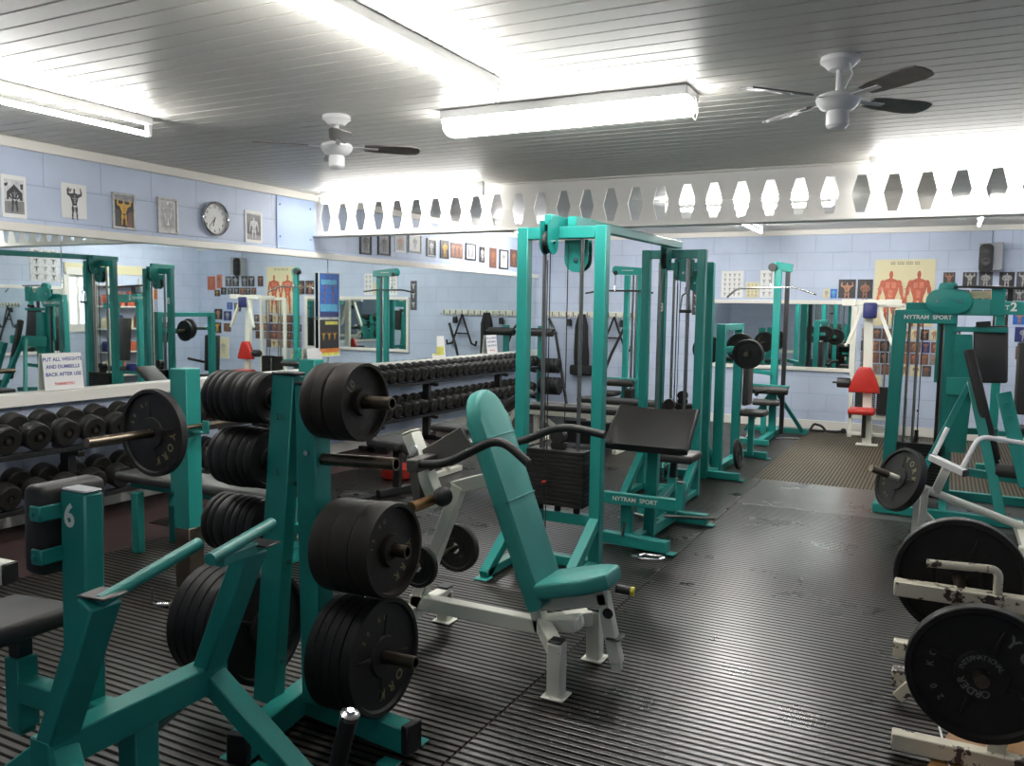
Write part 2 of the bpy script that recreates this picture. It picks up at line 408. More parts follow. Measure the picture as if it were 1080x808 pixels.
# mats
def fmat(lo, hi, m, label):
    b = MB().bb((*lo,-.006),(*hi,0),bev=.0015); o = b.build('rubber_mat', m); tag(o, label, 'mat', 'rubber floor mats'); return o
gp = .004
fmat((-1.44+gp,WF),(WR,6.87-gp),'mat_rib','black ribbed rubber mat under the white plate rack and T-bar row')
fmat((-1.44+gp,6.87),(WR,7.97-gp),'mat_smooth','shiny smooth black rubber mat in front of the leg machine stack')
fmat((-1.52,7.97),(WR,WB-.03),'mat_brown','brown open-mesh rubber mat along the blue end wall')
fmat((-4.55,WF),(-1.44-gp,4.05-gp),'mat_rib2','ribbed rubber mat under the plate tree and teal bench')
fmat((-4.95,4.05),(-1.44-gp,7.97-gp),'mat_rib','ribbed rubber mat under the two tall cable columns')
fmat((-4.95,7.97),(-1.52-gp,WB-.03),'mat_rib2','ribbed rubber mat under the cream benches by the end wall')
# mirrors
for i,(a,c,l) in enumerate(((2.2,3.93,'tall wall mirror behind the weights notice on the ledge'),(3.934,6.86,'wide wall mirror below the round wall clock'),(6.864,8.9,'wall mirror carrying the blue and yellow poster'),(8.904,WB-.02,'wall mirror by the corner with a small notice standing before it'))):
    if i == 2: mm_ = MB().box((WL+.0285,(a+c)/2,1.4695),(.008,c-a-.004,1.103),rz=-.0169,bev=.0015)   # this panel hangs a degree out of line
    else: mm_ = MB().bb((WL+.002,a,.918),(WL+.010,c,2.021),bev=.0015)
    tag(mm_.build('wall_mirror','mirror'), l, 'mirror', 'mirrors along the dumbbell wall')
def framed_mirror(lo, hi, axis, label):
    # lo, hi corners on wall plane
    t = thing('framed_mirror', label, 'mirror', ((lo[0]+hi[0])/2,(lo[1]+hi[1])/2,lo[2]))
    MB().bb(lo,hi,bev=.001).build('mirror_glass','mirror',t)
    f = MB(); lo, hi = V(lo), V(hi); c = (lo+hi)/2
    if axis == 'X':
        f.beam((lo.x-.05,c.y-.005,hi.z+.025),(hi.x+.05,c.y-.005,hi.z+.025),.04,.05).beam((lo.x-.05,c.y-.005,lo.z-.025),(hi.x+.05,c.y-.005,lo.z-.025),.05,.05)
        f.beam((lo.x-.025,c.y-.005,lo.z),(lo.x-.025,c.y-.005,hi.z),.05,.03,up=Y).beam((hi.x+.025,c.y-.005,lo.z),(hi.x+.025,c.y-.005,hi.z),.05,.03,up=Y)
    else:
        f.beam((c.x-.005,lo.y-.05,hi.z+.025),(c.x-.005,hi.y+.05,hi.z+.025),.04,.05).beam((c.x-.005,lo.y-.05,lo.z-.025),(c.x-.005,hi.y+.05,lo.z-.025),.05,.05)
        f.beam((c.x-.005,lo.y-.025,lo.z),(c.x-.005,lo.y-.025,hi.z),.03,.05,up=Y).beam((c.x-.005,hi.y+.025,lo.z),(c.x-.005,hi.y+.025,hi.z),.03,.05,up=Y)
    f.build('mirror_frame','whitetrim',t)
framed_mirror((-3.0,WB-.012,.83),(-1.09,WB-.003,1.67),'X','wall mirror in a cream frame on the end wall behind the lat machine')
framed_mirror((WR-.012,6.6,.75),(WR-.003,8.95,1.75),'Y','cream framed mirror on the window wall, seen in the dumbbell mirrors')

# ------------------------------------------------------------------ lights
TUBE = emit('lit_tube', (1,.985,.955), 72)
TUBE3 = emit('beam_lit_tube', (1,.985,.965), 26)
TUBE4 = emit('new_lit_tube', (1,.985,.965), 150)
TUBE2 = emit('bright_lit_tube', (1,.985,.965), 95)
DIFF = emit('lit_diffuser', (1,.985,.96), 29)
def batten(p, q, label, drop=.078, two=False, lamp=None):
    p, q = V(p), V(q); c = (p+q)/2; u,v,n = frame_of(q-p)
    t = thing('fluorescent_light', label, 'ceiling light', (c.x,c.y,CH), 'fluorescent ceiling lights')
    MB().beam(p+Z*.0,q,.046,.045).build('batten_body','whitemetal',t)
    for s_ in (p+n*.015, q-n*.015): MB().box(s_-Z*.055,(.03,.03,.081)).build('lamp_holder','whitemetal',t)
    for d in ((-.025,.025) if two else (0,)):
        MB().cyl(p+n*.03+u*d-Z*drop,q-n*.03+u*d-Z*drop,.014,seg=12).build('lamp_tube',lamp or TUBE,t)
    return t
zt = CH-.023
batten((-4.27,1.78,zt),(-4.27,3.57,zt),'bare tube batten on the ceiling above the dumbbell rack')
batten((-1.98,1.83,zt),(-1.98,3.66,zt),'bare tube batten meeting the boxed ceiling light at its end')
batten((-5.44,6.52,zt),(-3.64,6.52,zt),'bright tube batten over the beam at the clock wall end',two=True,lamp=TUBE3)
batten((-.53,6.52,zt),(1.3,6.52,zt),'bright tube batten over the beam at the window wall end',two=True,lamp=TUBE3)
batten((-2.10,9.0,zt),(-2.10,10.9,zt),'tube batten beyond the beam above the lat pulldown with the mirror',lamp=TUBE4)
batten((.28,8.9,zt),(.28,10.75,zt),'tube batten beyond the beam near the wall speaker',lamp=TUBE2)
batten((-2.55,8.3,zt),(-.95,8.3,zt),'tube batten beyond the beam seen glowing through its holes',two=True,lamp=TUBE2)
batten((-5.0,9.2,zt),(-5.0,10.9,zt),'tube batten over the rack corner past the beam',lamp=TUBE2)
batten((-1.2,-.95,zt),(-1.2,.85,zt),'added fill light, an unseen tube batten over the front of the room',lamp=TUBE3)  # added out of view to brighten the near machines
# boxed fitting with diffuser
t = thing('diffuser_light','wide boxed ceiling light with glowing diffuser between the two fans','ceiling light',(-1.93,4.2,CH))
MB().bb((-2.58,4.10,CH-.05),(-1.17,4.32,CH-.002)).build('light_body','whitemetal',t)
MB().prism([(-.10,0),(-.085,-.05),(-.04,-.075),(.04,-.075),(.085,-.05),(.10,0)],(-1.875,4.21,CH-.051),Y,Z,1.39).build('diffuser',DIFF,t)
MB().tube([(-1.17,4.2,CH-.03),(-1.155,4.2,CH-.10),(-1.165,4.21,CH-.14),(-1.15,4.2,CH-.16),(-1.14,4.2,CH-.12),(-1.155,4.2,CH-.04)],.003,6,fillet=.01).build('pull_cord','steel',t)
# daylight
wd = bpy.data.worlds.new('world'); scene.world = wd; wd.use_nodes = True
bg = wd.node_tree.nodes['Background']; bg.inputs['Color'].default_value = (.85,.92,1,1); bg.inputs['Strength'].default_value = 3.0

# ------------------------------------------------------------------ fans
def fan(x, y, a0, label):
    t = thing('ceiling_fan', label, 'ceiling fan', (x,y,CH))
    MB().lathe([(0,CH-.001),(.078,CH-.001),(.082,CH-.022),(.066,CH-.034),(.045,CH-.055),(0,CH-.056)],(x,y,0)).build('canopy','whitemetal',t)
    MB().cyl((x,y,CH-.055),(x,y,CH-.152),.013).build('rod','whitemetal',t)
    MB().lathe([(0,2.50),(.05,2.50),(.085,2.487),(.093,2.47),(.088,2.455),(.07,2.432),(.04,2.42),(0,2.42)],(x,y,0)).build('motor','whitemetal',t)
    MB().lathe([(0,2.421),(.042,2.421),(.047,2.41),(.047,2.362),(.035,2.348),(0,2.346)],(x,y,0)).build('switch_housing','whitemetal',t)
    for k in range(4):
        a = a0 + k*pi/2; d = V((cos(a),sin(a),0)); s_ = V((-sin(a),cos(a),0)); n = (Z*cos(.2)+s_*sin(.2)); w = (s_*cos(.2)-Z*sin(.2))
        c = V((x,y,2.475))
        bl = MB().prism([(.16,-.04),(.22,-.052),(.42,-.062),(.47,-.05),(.485,-.02),(.485,.02),(.47,.05),(.42,.062),(.22,.052),(.16,.04)],c,d,w,.006).build('blade','darkwood',t)
        MB().beam(c+d*.07-Z*.004,c+d*.24-Z*.004,.028,.005,up=n,bev=.001).build('blade_arm','whitemetal',t)
    MB().tube([(x+.03,y-.05,2.50),(x+.06,y-.06,2.56),(x+.04,y-.03,2.62),(x+.02,y-.01,2.64)],.003,6).build('flex','whitemetal',t)
fan(-.461,3.955,radians(46.5),'white ceiling fan with worn dark blades over the open floor')
fan(-3.204,3.976,radians(41.5),'white ceiling fan hanging on the clock wall side of the room')
# ================================================================== PLATES / BARS
PLATE = {}
def plate_mesh(r, t, style, spin, letters, mt, hub=.026):
    k = (round(r,3), round(t,3), style, round(spin,2), letters, mt)
    if k in PLATE: return PLATE[k]
    b = MB(); h = t/2
    if style == 'deep':      # wide raised rim, sunk web, raised boss
        prof = [(hub,-h*.8),(r*.28,-h*.8),(r*.30,-h*.35),(r*.74,-h*.35),(r*.78,-h),(r*.97,-h),(r,-h*.8),(r,h*.8),(r*.97,h),(r*.78,h),(r*.74,h*.35),(r*.30,h*.35),(r*.28,h*.8),(hub,h*.8)]
    elif style == 'dish':    # narrow rim, broad flat web, large hub disc
        prof = [(hub,-h*.9),(r*.34,-h*.9),(r*.36,-h*.45),(r*.88,-h*.45),(r*.91,-h),(r*.985,-h),(r,-h*.85),(r,h*.85),(r*.985,h),(r*.91,h),(r*.88,h*.45),(r*.36,h*.45),(r*.34,h*.9),(hub,h*.9)]
    else:                    # plain small disc
        prof = [(hub,-h*.9),(r*.40,-h*.9),(r*.42,-h*.6),(r*.80,-h*.6),(r*.84,-h),(r*.97,-h),(r,-h*.7),(r,h*.7),(r*.97,h),(r*.84,h),(r*.80,h*.6),(r*.42,h*.6),(r*.40,h*.9),(hub,h*.9)]
    b.lathe(prof, (0,0,0), Z, 48 if r > .12 else 36, closed=True)
    web = h*(.35 if style == 'deep' else .45 if style == 'dish' else .6)
    if style == 'dish' and 'ribs' in letters:
        for i in range(4):
            a = spin + pi/4 + i*pi/2
            for sg in (1,-1): b.beam((cos(a)*r*.35,sin(a)*r*.35,sg*web),(cos(a)*r*.72,sin(a)*r*.72,sg*web),.016,.008,bev=.002,w2=.008)
    b.m(1)
    u, v = V((cos(spin),sin(spin),0)), V((-sin(spin),cos(spin),0))
    if 'YORK' in letters:
        b.ringtext('YORK', r*.24, (0,0,web), u, v, r*.64, .55, .42, bold=.03)
        b.ringtext('20 KG' if r > .2 else '15 KG', r*.13, (0,0,web), u, v, r*.66, pi+.3, .26, bold=.02)
    if 'RING' in letters:
        b.ringtext('INTERNATIONAL', r*.10, (0,0,h*.9), u, v, r*.27, 2.45, .20, bold=.02)
        b.ringtext('ORDER', r*.15, (0,0,h*.9), u, v, r*.26, -1.75, .36, bold=.02)
    if letters == '10': b.ringtext('10', r*.3, (0,0,web), u, v, r*.58, 2.2, .30, bold=.03)
    ob = b.build('weight_plate', [mt, 'letter_y' if 'RING' not in letters else 'letter_g'], origin=(0,0,0))
    me = ob.data; bpy.data.objects.remove(ob); PLATE[k] = me
    return me
def plate(c, axis, r, t, label, style='plain', spin=0., letters='', mt='iron', group=None):
    """a loose disc: top-level, one mesh, lettered face towards +axis"""
    me = plate_mesh(r, t, style, spin, letters, mt)
    o = bpy.data.objects.new('weight_plate', me); COL.objects.link(o)
    u, v, n = frame_of(axis)
    o.matrix_world = Matrix.Translation(V(c)) @ Matrix((u,v,n)).transposed().to_4x4()
    return tag(o, label, 'weight plate', group)
def stack(p, axis, specs, where, style='plain', group=None, letters_last='', mt='iron', spin=0., gap=.0015, slip=0., order='outer end'):
    """discs pushed on a peg from p outwards; specs = [(r, t), ...] from the post outwards"""
    p = V(p); ax = V(axis).normalized(); d = 0.; n = len(specs)
    for i, (r, t) in enumerate(specs):
        last = i == n-1; k = n-i
        lab = ('outermost ' if k == 1 else 'innermost ' if i == 0 and n > 1 else '%s from the outer end, ' % ordw(k))
        base = 'black disc' if k not in (1,) and not (i == 0 and n > 1) else 'black disc'
        l = (lab + base + ' on ' + where) if lab.endswith(' ') and not lab.endswith(', ') else ('black disc, %s from the outer end, on %s' % (ordw(k), where))
        tilt = V((random.uniform(-.012,.012), random.uniform(-.012,.012), 0)) if not last else V((0,0,0))
        plate(p + ax*(d+t/2) + Z*-.0015, ax, r, t, l, style, spin if last else random.uniform(0,6.28), letters_last if last else ('ribs' if style == 'dish' else ''), mt, group)
        d += t + gap
    return d
# ================================================================== FRONT: PLATE TREE
TY = 2.33
t = thing('plate_tree','teal plate storage tree with a single post loaded with black discs','plate rack',(-2.10,2.3,0))
MB().beam((-2.155,2.27,.09),(-2.10,2.33,1.30),.10,.06,up=Y).build('upright','teal',t)
MB().box((-2.10,2.33,1.305),(.106,.066,.012)).build('end_cap','cap',t)
b = MB(); b.beam((-2.03,2.0,.07),(-2.15,2.72,.07),.075,.10).beam((-2.10,2.40,.062),(-1.575,2.335,.062),.075,.09); b.build('base_rail','teal',t)
MB().box((-2.028,1.994,.07),(.08,.03,.105),rz=.165).build('rail_cap','cap',t); MB().box((-1.565,2.334,.068),(.03,.08,.105),rz=-.12).build('rail_cap','cap',t)
for x,y in ((-2.09,2.03),(-1.96,2.02),(-1.60,2.25),(-1.60,2.42),(-2.2,2.66)): MB().box((x,y,.006),(.075,.06,.008)).build('foot_plate','teal',t)
def px_(z): return -2.155+.055*(z-.09)/1.21, 2.27+.06*(z-.09)/1.21
P2 = -1.975          # second upright, for the pegs on the bench side
RY = 2.345
MB().beam((P2-.005,RY,.10),(P2-.03,RY,1.27),.09,.085,up=Y).build('upright','teal',t)
MB().box((P2-.03,RY,1.274),(.094,.089,.010)).build('end_cap','cap',t)
def peg(p, q):
    MB().pipe(p,q,.0225).build('plate_peg','barsteel',t); return (V(q)-V(p)).normalized()
def on_peg(p, ax, dist): return V(p)+ax*dist
R1 = (P2+.018,RY,1.216); aR1 = peg(R1,(-1.655,RY,1.222))
R2 = (P2+.02,RY,1.003); peg(R2,(-1.638,RY,1.015))
R3 = (P2+.025,RY,.702); aR3 = peg(R3,(-1.590,RY,.716))
R4 = (P2+.03,RY,.319); aR4 = peg(R4,(-1.555,RY,.331))
LP_ = []
for z,x in ((1.21,-2.52),(.985,-2.50),(.725,-2.53),(.335,-2.72)):
    x0,y0 = px_(z); p=(x0-.052,TY,z); LP_.append((p,peg(p,(x,TY,z-.004))))
for z in (1.13,.91,.62,.25): 
    x0,y0 = px_(z); MB().cyl((x0+.045,y0,z),(x0+.062,y0,z),.010,seg=6).build('peg_bolt','chrome',t)
for z in (1.03,): MB().cyl((P2-.01,RY-.045,z),(P2-.01,RY-.06,z),.010,seg=6).build('peg_bolt','chrome',t)
b = MB(); x0,y0=px_(1.15); b.text('2\u00bd',.034,(x0+.01,y0-.0375,1.15),X,Z); x0,y0=px_(.95); b.text('5',.032,(x0+.01,y0-.0355,.95),X,Z)
b.build('size_marks','cap',t)
G = 'discs on the plate tree'
stack(on_peg(R1,aR1,.006),aR1,[(.134,.052),(.137,.045)],'the top bench side tree peg','deep',G,mt='iron_worn')
plate(on_peg(R1,aR1,.152),aR1,.137,.080,'thick brown disc marked 10 on the top tree peg','dish',.3,'10','iron_worn',G)
stack(on_peg(R3,aR3,.060),aR3,[(.164,.082),(.164,.082)],'the third bench side tree peg','dish',G,mt='iron_worn')
plate(on_peg(R3,aR3,.2705),aR3,.165,.080,'lettered black disc on the third tree peg, above the big ribbed one','dish',-.55,'YORK','iron_worn',G)
stack(on_peg(R4,aR4,.07),aR4,[(.205,.036),(.205,.036),(.206,.036),(.206,.036)],'the lowest bench side tree peg','dish',G)
plate(on_peg(R4,aR4,.245),aR4,.207,.042,'big lettered disc with ribs on the lowest tree peg','dish',-.95,'YORKribs','iron',G)
L_ = [[(.094,.040),(.094,.022),(.097,.040),(.097,.022),(.098,.042),(.098,.030),(.098,.030),(.096,.030)],
      [(.112,.034),(.112,.034),(.114,.04),(.116,.028),(.114,.044),(.108,.034)],
      [(.105,.034),(.108,.030),(.11,.03),(.11,.03),(.11,.05),(.11,.03),(.11,.03)],
      [(.212,.06),(.214,.046),(.214,.046),(.214,.046),(.214,.046),(.214,.046)]]
for (p_,ax_),sp_,w_,st_ in zip(LP_,L_,('top','second','third','lowest'),('plain','plain','plain','dish')):
    stack(on_peg(p_,ax_,.018),ax_,sp_,'the %s mirror side tree peg'%w_,st_,G)

# ================================================================== FRONT: ROWING MACHINE "6"
t = thing('row_machine','teal plate loaded seated row machine with a white 6 on its column','exercise machine',(-2.0,1.5,0))
b = MB(); b.beam((-2.115,1.5,.30),(-2.10,1.5,1.03),.105,.06,up=Y,bev=.006); b.m(1).text('6',.090,(-2.113,1.4695,.962),X,Z,bold=.03); b.build('column',['teal','letter'],t)
MB().box((-2.10,1.5,1.034),(.102,.057,.008)).build('column_cap','frosty',t)
MB().pad((-2.212,1.525,.79),(-2.205,1.525,1.045),.21,.085,up=X,r=.025).build('chest_pad','vinyl',t)
for z in (.975,.855): MB().bb((-2.190,1.404,z-.022),(-2.145,1.413,z+.022)).bb((-2.155,1.408,z-.022),(-2.145,1.49,z+.022)).cyl((-2.172,1.406,z),(-2.172,1.398,z),.008,seg=8).build('pad_bracket','teal',t)
MB().pad((-2.62,1.5,.585),(-2.30,1.5,.605),.27,.06,r=.022).build('seat','vinyl',t)
MB().beam((-2.40,1.5,.42),(-2.40,1.5,.57),.048,.048,up=Y).build('seat_post','blackmetal',t)
b = MB(); b.beam((-2.40,1.5,.28),(-2.40,1.5,.50),.065,.065,up=Y).box((-2.40,1.5,.272),(.05,.05,.02)); b.build('seat_socket','teal',t)
b = MB(); b.beam((-2.40,1.5,.40),(-1.90,1.5,.41),.06,.07); b.build('spine_beam','teal',t)
MB().beam((-1.895,1.22,.45),(-1.895,1.79,.45),.075,.085).build('cross_beam','teal',t)
MB().beam((-1.895,1.5,.0),(-1.895,1.5,.41),.075,.075,up=Y).build('centre_leg','teal',t)
for yy, sg in ((1.264,-1),(1.744,1)):
    MB().beam((-1.91,yy,.43),(-1.715,yy,.862),.055,.085,up=Y,bev=.005).build('lever','teal',t)
    MB().beam((-1.88,yy,.45),(-1.50,yy+sg*.13,.036),.06,.07,up=Y).build('leg','teal',t)
    MB().beam((-1.91,yy,.45),(-2.42,yy+sg*.13,.036),.06,.07,up=Y).build('leg','teal',t)
b = MB(); b.cyl((-1.70,1.25,.862),(-1.735,1.575,.915),.0165,seg=14); h1 = b.build('handle','teal',t)
b = MB(); b.box((-1.712,1.268,.873),(.085,.075,.006),rz=.1); b.build('lever_plate','cap',t)
b = MB(); b.cyl((-1.625,1.51,.905),(-1.69,1.80,.925),.0165,seg=14); b.build('handle','teal',t)
b = MB(); b.box((-1.695,1.765,.875),(.085,.07,.006),rz=.1); b.build('lever_plate','cap',t)
MB().beam((-1.65,1.56,.883),(-1.70,1.74,.868),.03,.03).build('handle_brace','teal',t)
b = MB(); b.cyl((-1.45,1.72,.10),(-1.335,1.70,.475),.024); b.build('plate_horn','rubber',t)
b = MB(); u_ = V((.115,-.02,.375)).normalized(); b.lathe([(0,.0),(.026,.0),(.026,.012),(.016,.016),(0,.016)],V((-1.335,1.70,.475)),u_).lathe([(0,.016),(.011,.016),(.011,.024),(0,.024)],V((-1.335,1.70,.475)),u_,6); b.build('horn_bolt','chrome',t)
b = MB(); b.beam((-1.50,1.75,.09),(-1.43,1.72,.12),.05,.05); b.build('horn_socket','teal',t)

# ================================================================== BENCH PRESS BY THE DUMBBELL RACK
BX = -3.62
t = thing('bench_press','teal bench press with black pad, uprights and a spotter step','bench',(-3.9,3.7,0))
for yy in (3.22,4.24):
    b = MB(); b.beam((BX,yy,0),(BX,yy,1.205),.11,.10,up=Y,bev=.005); b.beam((BX-.075,yy,.52),(BX-.06,yy,1.2),.06,.06,up=Y); b.build('upright','teal',t)
    MB().beam((BX+.003,yy,.0),(BX+.003,yy,.34),.112,.103,up=Y).build('worn_sleeve','barsteel',t)
    MB().beam((BX-.01,yy,.86),(BX+.14,yy,.865),.05,.012).beam((BX+.14,yy,.86),(BX+.14,yy,.93),.05,.012,up=Y).build('bar_cup','teal',t)
MB().pad((-4.62,3.66,.455),(-3.30,3.66,.455),.28,.06,r=.022).build('bench_pad','vinyl_grey',t)
b = MB(); b.beam((-4.6,3.66,.395),(-3.3,3.66,.395),.06,.055); b.build('bench_rail','teal',t)
for x,yy in ((-4.40,3.52),(-4.40,3.80),(-3.45,3.66)): MB().beam((x,yy,0),(x,yy,.38),.055,.055,up=Y).build('leg','teal',t)
b = MB(); b.beam((BX,3.26,.30),(BX,4.20,.30),.06,.06); b.build('cross_rail','teal',t)
b = MB(); b.prism([(0,0),(-.16,0),(0,.22)],(BX-.04,3.26,.42),X,Z,.008); b.build('gusset','teal',t)
b = MB(); b.box((-3.46,3.84,.10),(.12,.16,.006)).beam((-3.56,3.98,.0),(-3.56,3.98,.32),.035,.035,up=Y).beam((-3.6,4.0,.16),(-3.45,4.0,.16),.06,.06).box((-3.46,3.84,.05),(.10,.14,.095)); 
random.seed(3)
b.m(1)
for i in range(7):
    for j in range(9): b.box((-3.505+i*.016,3.775+j*.0165,.1045),(.010,.003,.002),rz=.78 if (i+j)%2 else -.78,bev=0)
b.build('spotter_step',['teal','steel'],t)
bar = thing('barbell','steel barbell racked on the teal bench press by the dumbbells','barbell',(BX+.09,3.6,.9)); BX0 = BX; BX = BX+.045
bz = .898
MB().cyl((BX+.05,2.95,bz),(BX+.05,4.5,bz),.014).build('shaft','barsteel',bar)
for a,c in ((2.55,2.95),(4.5,4.9)):
    MB().cyl((BX+.05,a,bz),(BX+.05,c,bz),.0225).build('sleeve','barsteel',bar)
MB().cyl((BX+.05,2.955,bz),(BX+.05,2.99,bz),.036).cyl((BX+.05,4.46,bz),(BX+.05,4.495,bz),.036).build('collar','barsteel',bar)
plate((BX+.05,2.925,bz+.001),-Y,.222,.042,'big lettered disc on the barbell end beside the dumbbell rack','dish',-.6,'YORKribs','iron')
plate((BX+.05,4.525,bz+.001),Y,.222,.042,'big disc on the barbell end behind the plate tree','dish',.5,'YORKribs','iron')

BX = BX0
# cream frame of a bench beyond the edge of the view
t = thing('cream_bench','cream steel bench end with black cap reaching in beside the dumbbell rack','bench',(-3.3,1.75,0))
b = MB(); b.beam((-4.1,1.72,.58),(-2.93,1.80,.58),.06,.075); b.build('frame_beam','white',t)
MB().box((-2.925,1.80,.58),(.012,.062,.078),rz=.07).build('end_cap','cap',t)
MB().beam((-3.55,1.76,0),(-3.55,1.76,.55),.06,.06,up=Y).build('leg','white',t)
MB().cyl((-3.02,1.77,.575),(-3.02,1.745,.575),.014).build('bolt','chrome',t)

# ================================================================== SHOULDER PRESS BENCH
t = thing('shoulder_press_bench','cream framed shoulder press bench with tall teal padded back and seat','exercise bench',(-1.6,3.2,0))
SY = 3.2
# back pad: rounded top, wrapped cloth bands
o_ = V((-1.450,SY,.30)); top = V((-1.80,SY,1.19)); d = (top-o_).normalized(); n_ = V((d.z,0,-d.x)); L_ = (top-o_).length
out = [(-.135,0),(.135,0),(.125,L_-.13)] + [(.125*cos(a), L_-.13+.13*sin(a)) for a in [pi*k/10 for k in range(1,10)]] + [(-.125,L_-.13)]
b = MB(); b.prism(out, o_, Y, d, .075, bev=.022); b.build('back_pad','teal_vinyl',t)
for s0 in (.74,.46): MB().prism([(-.131,0),(.131,0),(.131,.006),(-.131,.006)],o_+d*s0,Y,d,.082,bev=.002).build('cloth_band','teal_vinyl',t)
sp, sq = V((-1.465,SY,.372)), V((-1.11,SY,.470)); sd = (sq-sp).normalized(); sn = V((-sd.z,0,sd.x))
out = [(-.13,0),(.13,0),(.13,.23),(.08,.325),(-.08,.325),(-.13,.23)]
MB().prism(out, sp, Y, sd, .07, bev=.018).build('seat_pad','teal_vinyl',t)
b = MB(); b.beam((-2.14,SY,.19),(-1.47,SY,.19),.06,.065); b.build('main_rail','white',t)
b = MB(); b.beam((-1.47,SY,.17),(-1.54,SY,.40),.055,.06,up=Y).beam((-1.50,SY,.29),(-1.18,SY,.375),.05,.07); b.build('seat_support','white',t)
for sg in (-1,1):
    yy = SY+sg*.21
    b = MB(); b.beam((-1.47,SY,.20),(-1.33,yy-sg*.02,.195),.06,.065).beam((-1.47,SY,.20),(-1.30,SY+sg*.03,.235),.06,.05).beam((-1.31,yy,.005),(-1.31,yy,.225),.062,.062,up=Y).box((-1.31,yy,.005),(.10,.10,.008)); b.build('front_leg','white',t)
    MB().box((-1.31,yy,.231),(.060,.060,.010)).build('leg_cap','cap',t)
b = MB(); b.beam((-1.20,SY,.385),(-1.13,SY,.10),.05,.05,up=Y).beam((-1.145,SY,.17),(-1.128,SY,.065),.04,.04,up=Y); b.build('seat_strut','white',t)
b = MB(); b.cyl((-1.165,SY-.026,.31),(-1.165,SY-.031,.31),.022).beam((-1.14,SY-.04,.205),(-1.14,SY+.04,.205),.06,.008); b.build('strut_fitting','cap',t)
b = MB(); b.cyl((-1.15,SY+.02,.405),(-1.09,SY+.03,.40),.020).m(1).cyl((-1.09,SY+.03,.40),(-1.075,SY+.033,.40),.019); b.build('adjuster_knob',['cap','yellow_grip'],t)
b = MB(); b.beam((-2.13,SY-.26,.14),(-2.13,SY+.28,.14),.06,.06)
for yy in (SY-.25,SY+.27): b.beam((-2.13,yy,.005),(-2.13,yy,.15),.06,.06,up=Y).box((-2.13,yy,.005),(.10,.09,.008))
b.build('rear_foot','white',t)
b = MB(); 
for yy in (SY-.25,SY+.27): b.box((-2.13,yy,.176),(.062,.062,.010))
b.build('leg_cap','cap',t)
MB().beam((-2.12,SY,.17),(-1.89,SY,.76),.055,.06,up=Y).build('rear_post','white',t)
MB().beam((-1.92,SY,.745),(-1.66,SY,.83),.05,.06).build('pad_arm','white',t)
b = MB(); b.beam((-1.94,SY-.10,.68),(-2.085,SY-.10,.99),.055,.075,up=Y).box((-2.089,SY-.10,.997),(.058,.075,.008),R=Matrix.Rotation(-.42,3,'Y')); b.build('lever_post','white',t)
MB().cyl((-2.04,SY-.138,.93),(-2.04,SY-.148,.93),.016).build('lever_bolt','whitemetal',t)
b = MB(); b.beam((-2.03,SY-.10,.86),(-1.80,SY-.10,1.0),.02,.10).beam((-2.02,SY-.12,.68),(-2.06,SY-.12,.90),.045,.05,up=Y)
b.beam((-1.97,SY-.27,.88),(-1.97,SY+.34,.90),.055,.055); b.build('press_lever','greypaint',t)
b = MB(); b.tube([(-1.97,SY-.24,.885),(-1.82,SY-.245,.90),(-1.56,SY-.25,1.035),(-1.425,SY-.26,.945)],.0185,14,fillet=.10); b.build('press_handle','rubber',t)
b = MB(); b.tube([(-1.97,SY+.30,.90),(-1.76,SY+.31,.915),(-1.54,SY+.31,1.022),(-1.325,SY+.31,.993)],.0185,14,fillet=.14); b.build('press_handle','rubber',t)
b = MB(); b.lathe([(0,-.0),(.024,0),(.024,.16),(0,.16)],(-1.925,SY-.34,.722),Y); b.build('plate_sleeve','copper',t)
MB().ball((-1.885,SY-.155,.738),.043,sy=1.1).build('sleeve_stop','rubber',t)
b = MB(); b.lathe([(0,0),(.024,0),(.024,.16),(0,.16)],(-1.925,SY+.20,.722),Y); b.build('plate_sleeve','copper',t)
b = MB(); b.cyl((-2.02,SY-.24,.41),(-2.02,SY+.30,.41),.012); b.build('storage_peg','barsteel',t)
plate((-2.02,SY-.14,.409),-Y,.098,.035,'small disc on the storage peg of the shoulder bench, plate tree side','plain',0,'','iron',group=None)
plate((-2.02,SY+.19,.409),-Y,.118,.04,'larger disc on the storage peg of the shoulder bench, cable column side','plain',1,'','iron')
# ================================================================== CABLE COLUMNS
def pulley_house(t, o, ln=.26, w=.11, th=.045, axis=X, name='pulley_housing'):
    """two side plates with a rounded lower end and a dark wheel between them; plane normal = axis"""
    u = Y if abs(V(axis).dot(X)) > .9 else X
    out = [(-w/2,ln-w/2),(-w/2,0)] + [(-w/2*cos(a),-w/2*sin(a)) for a in [pi*k/10 for k in range(1,10)]] + [(w/2,0),(w/2,ln-w/2)]
    b = MB(); n = V(axis)
    for s_ in (-1,1): b.prism(out, V(o)+n*s_*th/2, u, Z, .006)
    b.m(1)
    for s_ in (-1,1): b.cyl(V(o)+n*s_*(th/2+.003),V(o)+n*s_*(th/2+.012),.012,seg=10)
    p = b.build(name,['teal','chrome'],t)
    MB().lathe([(0,-th*.3),(w/2-.004,-th*.3),(w/2-.012,0),(w/2-.004,th*.3),(0,th*.3)],V(o),axis,24).build('pulley_wheel','rubber',p)
    return p
def stack_of(t, x0, x1, y, z0, n, d=.13, pt=.0245, gap=.0015, nm='stack_plate'):
    for i in range(n):
        z = z0 + i*(pt+gap)
        MB().bb((x0,y-d/2,z),(x1,y+d/2,z+pt),bev=.003).build(nm,'iron',t)
    return z0 + n*(pt+gap)
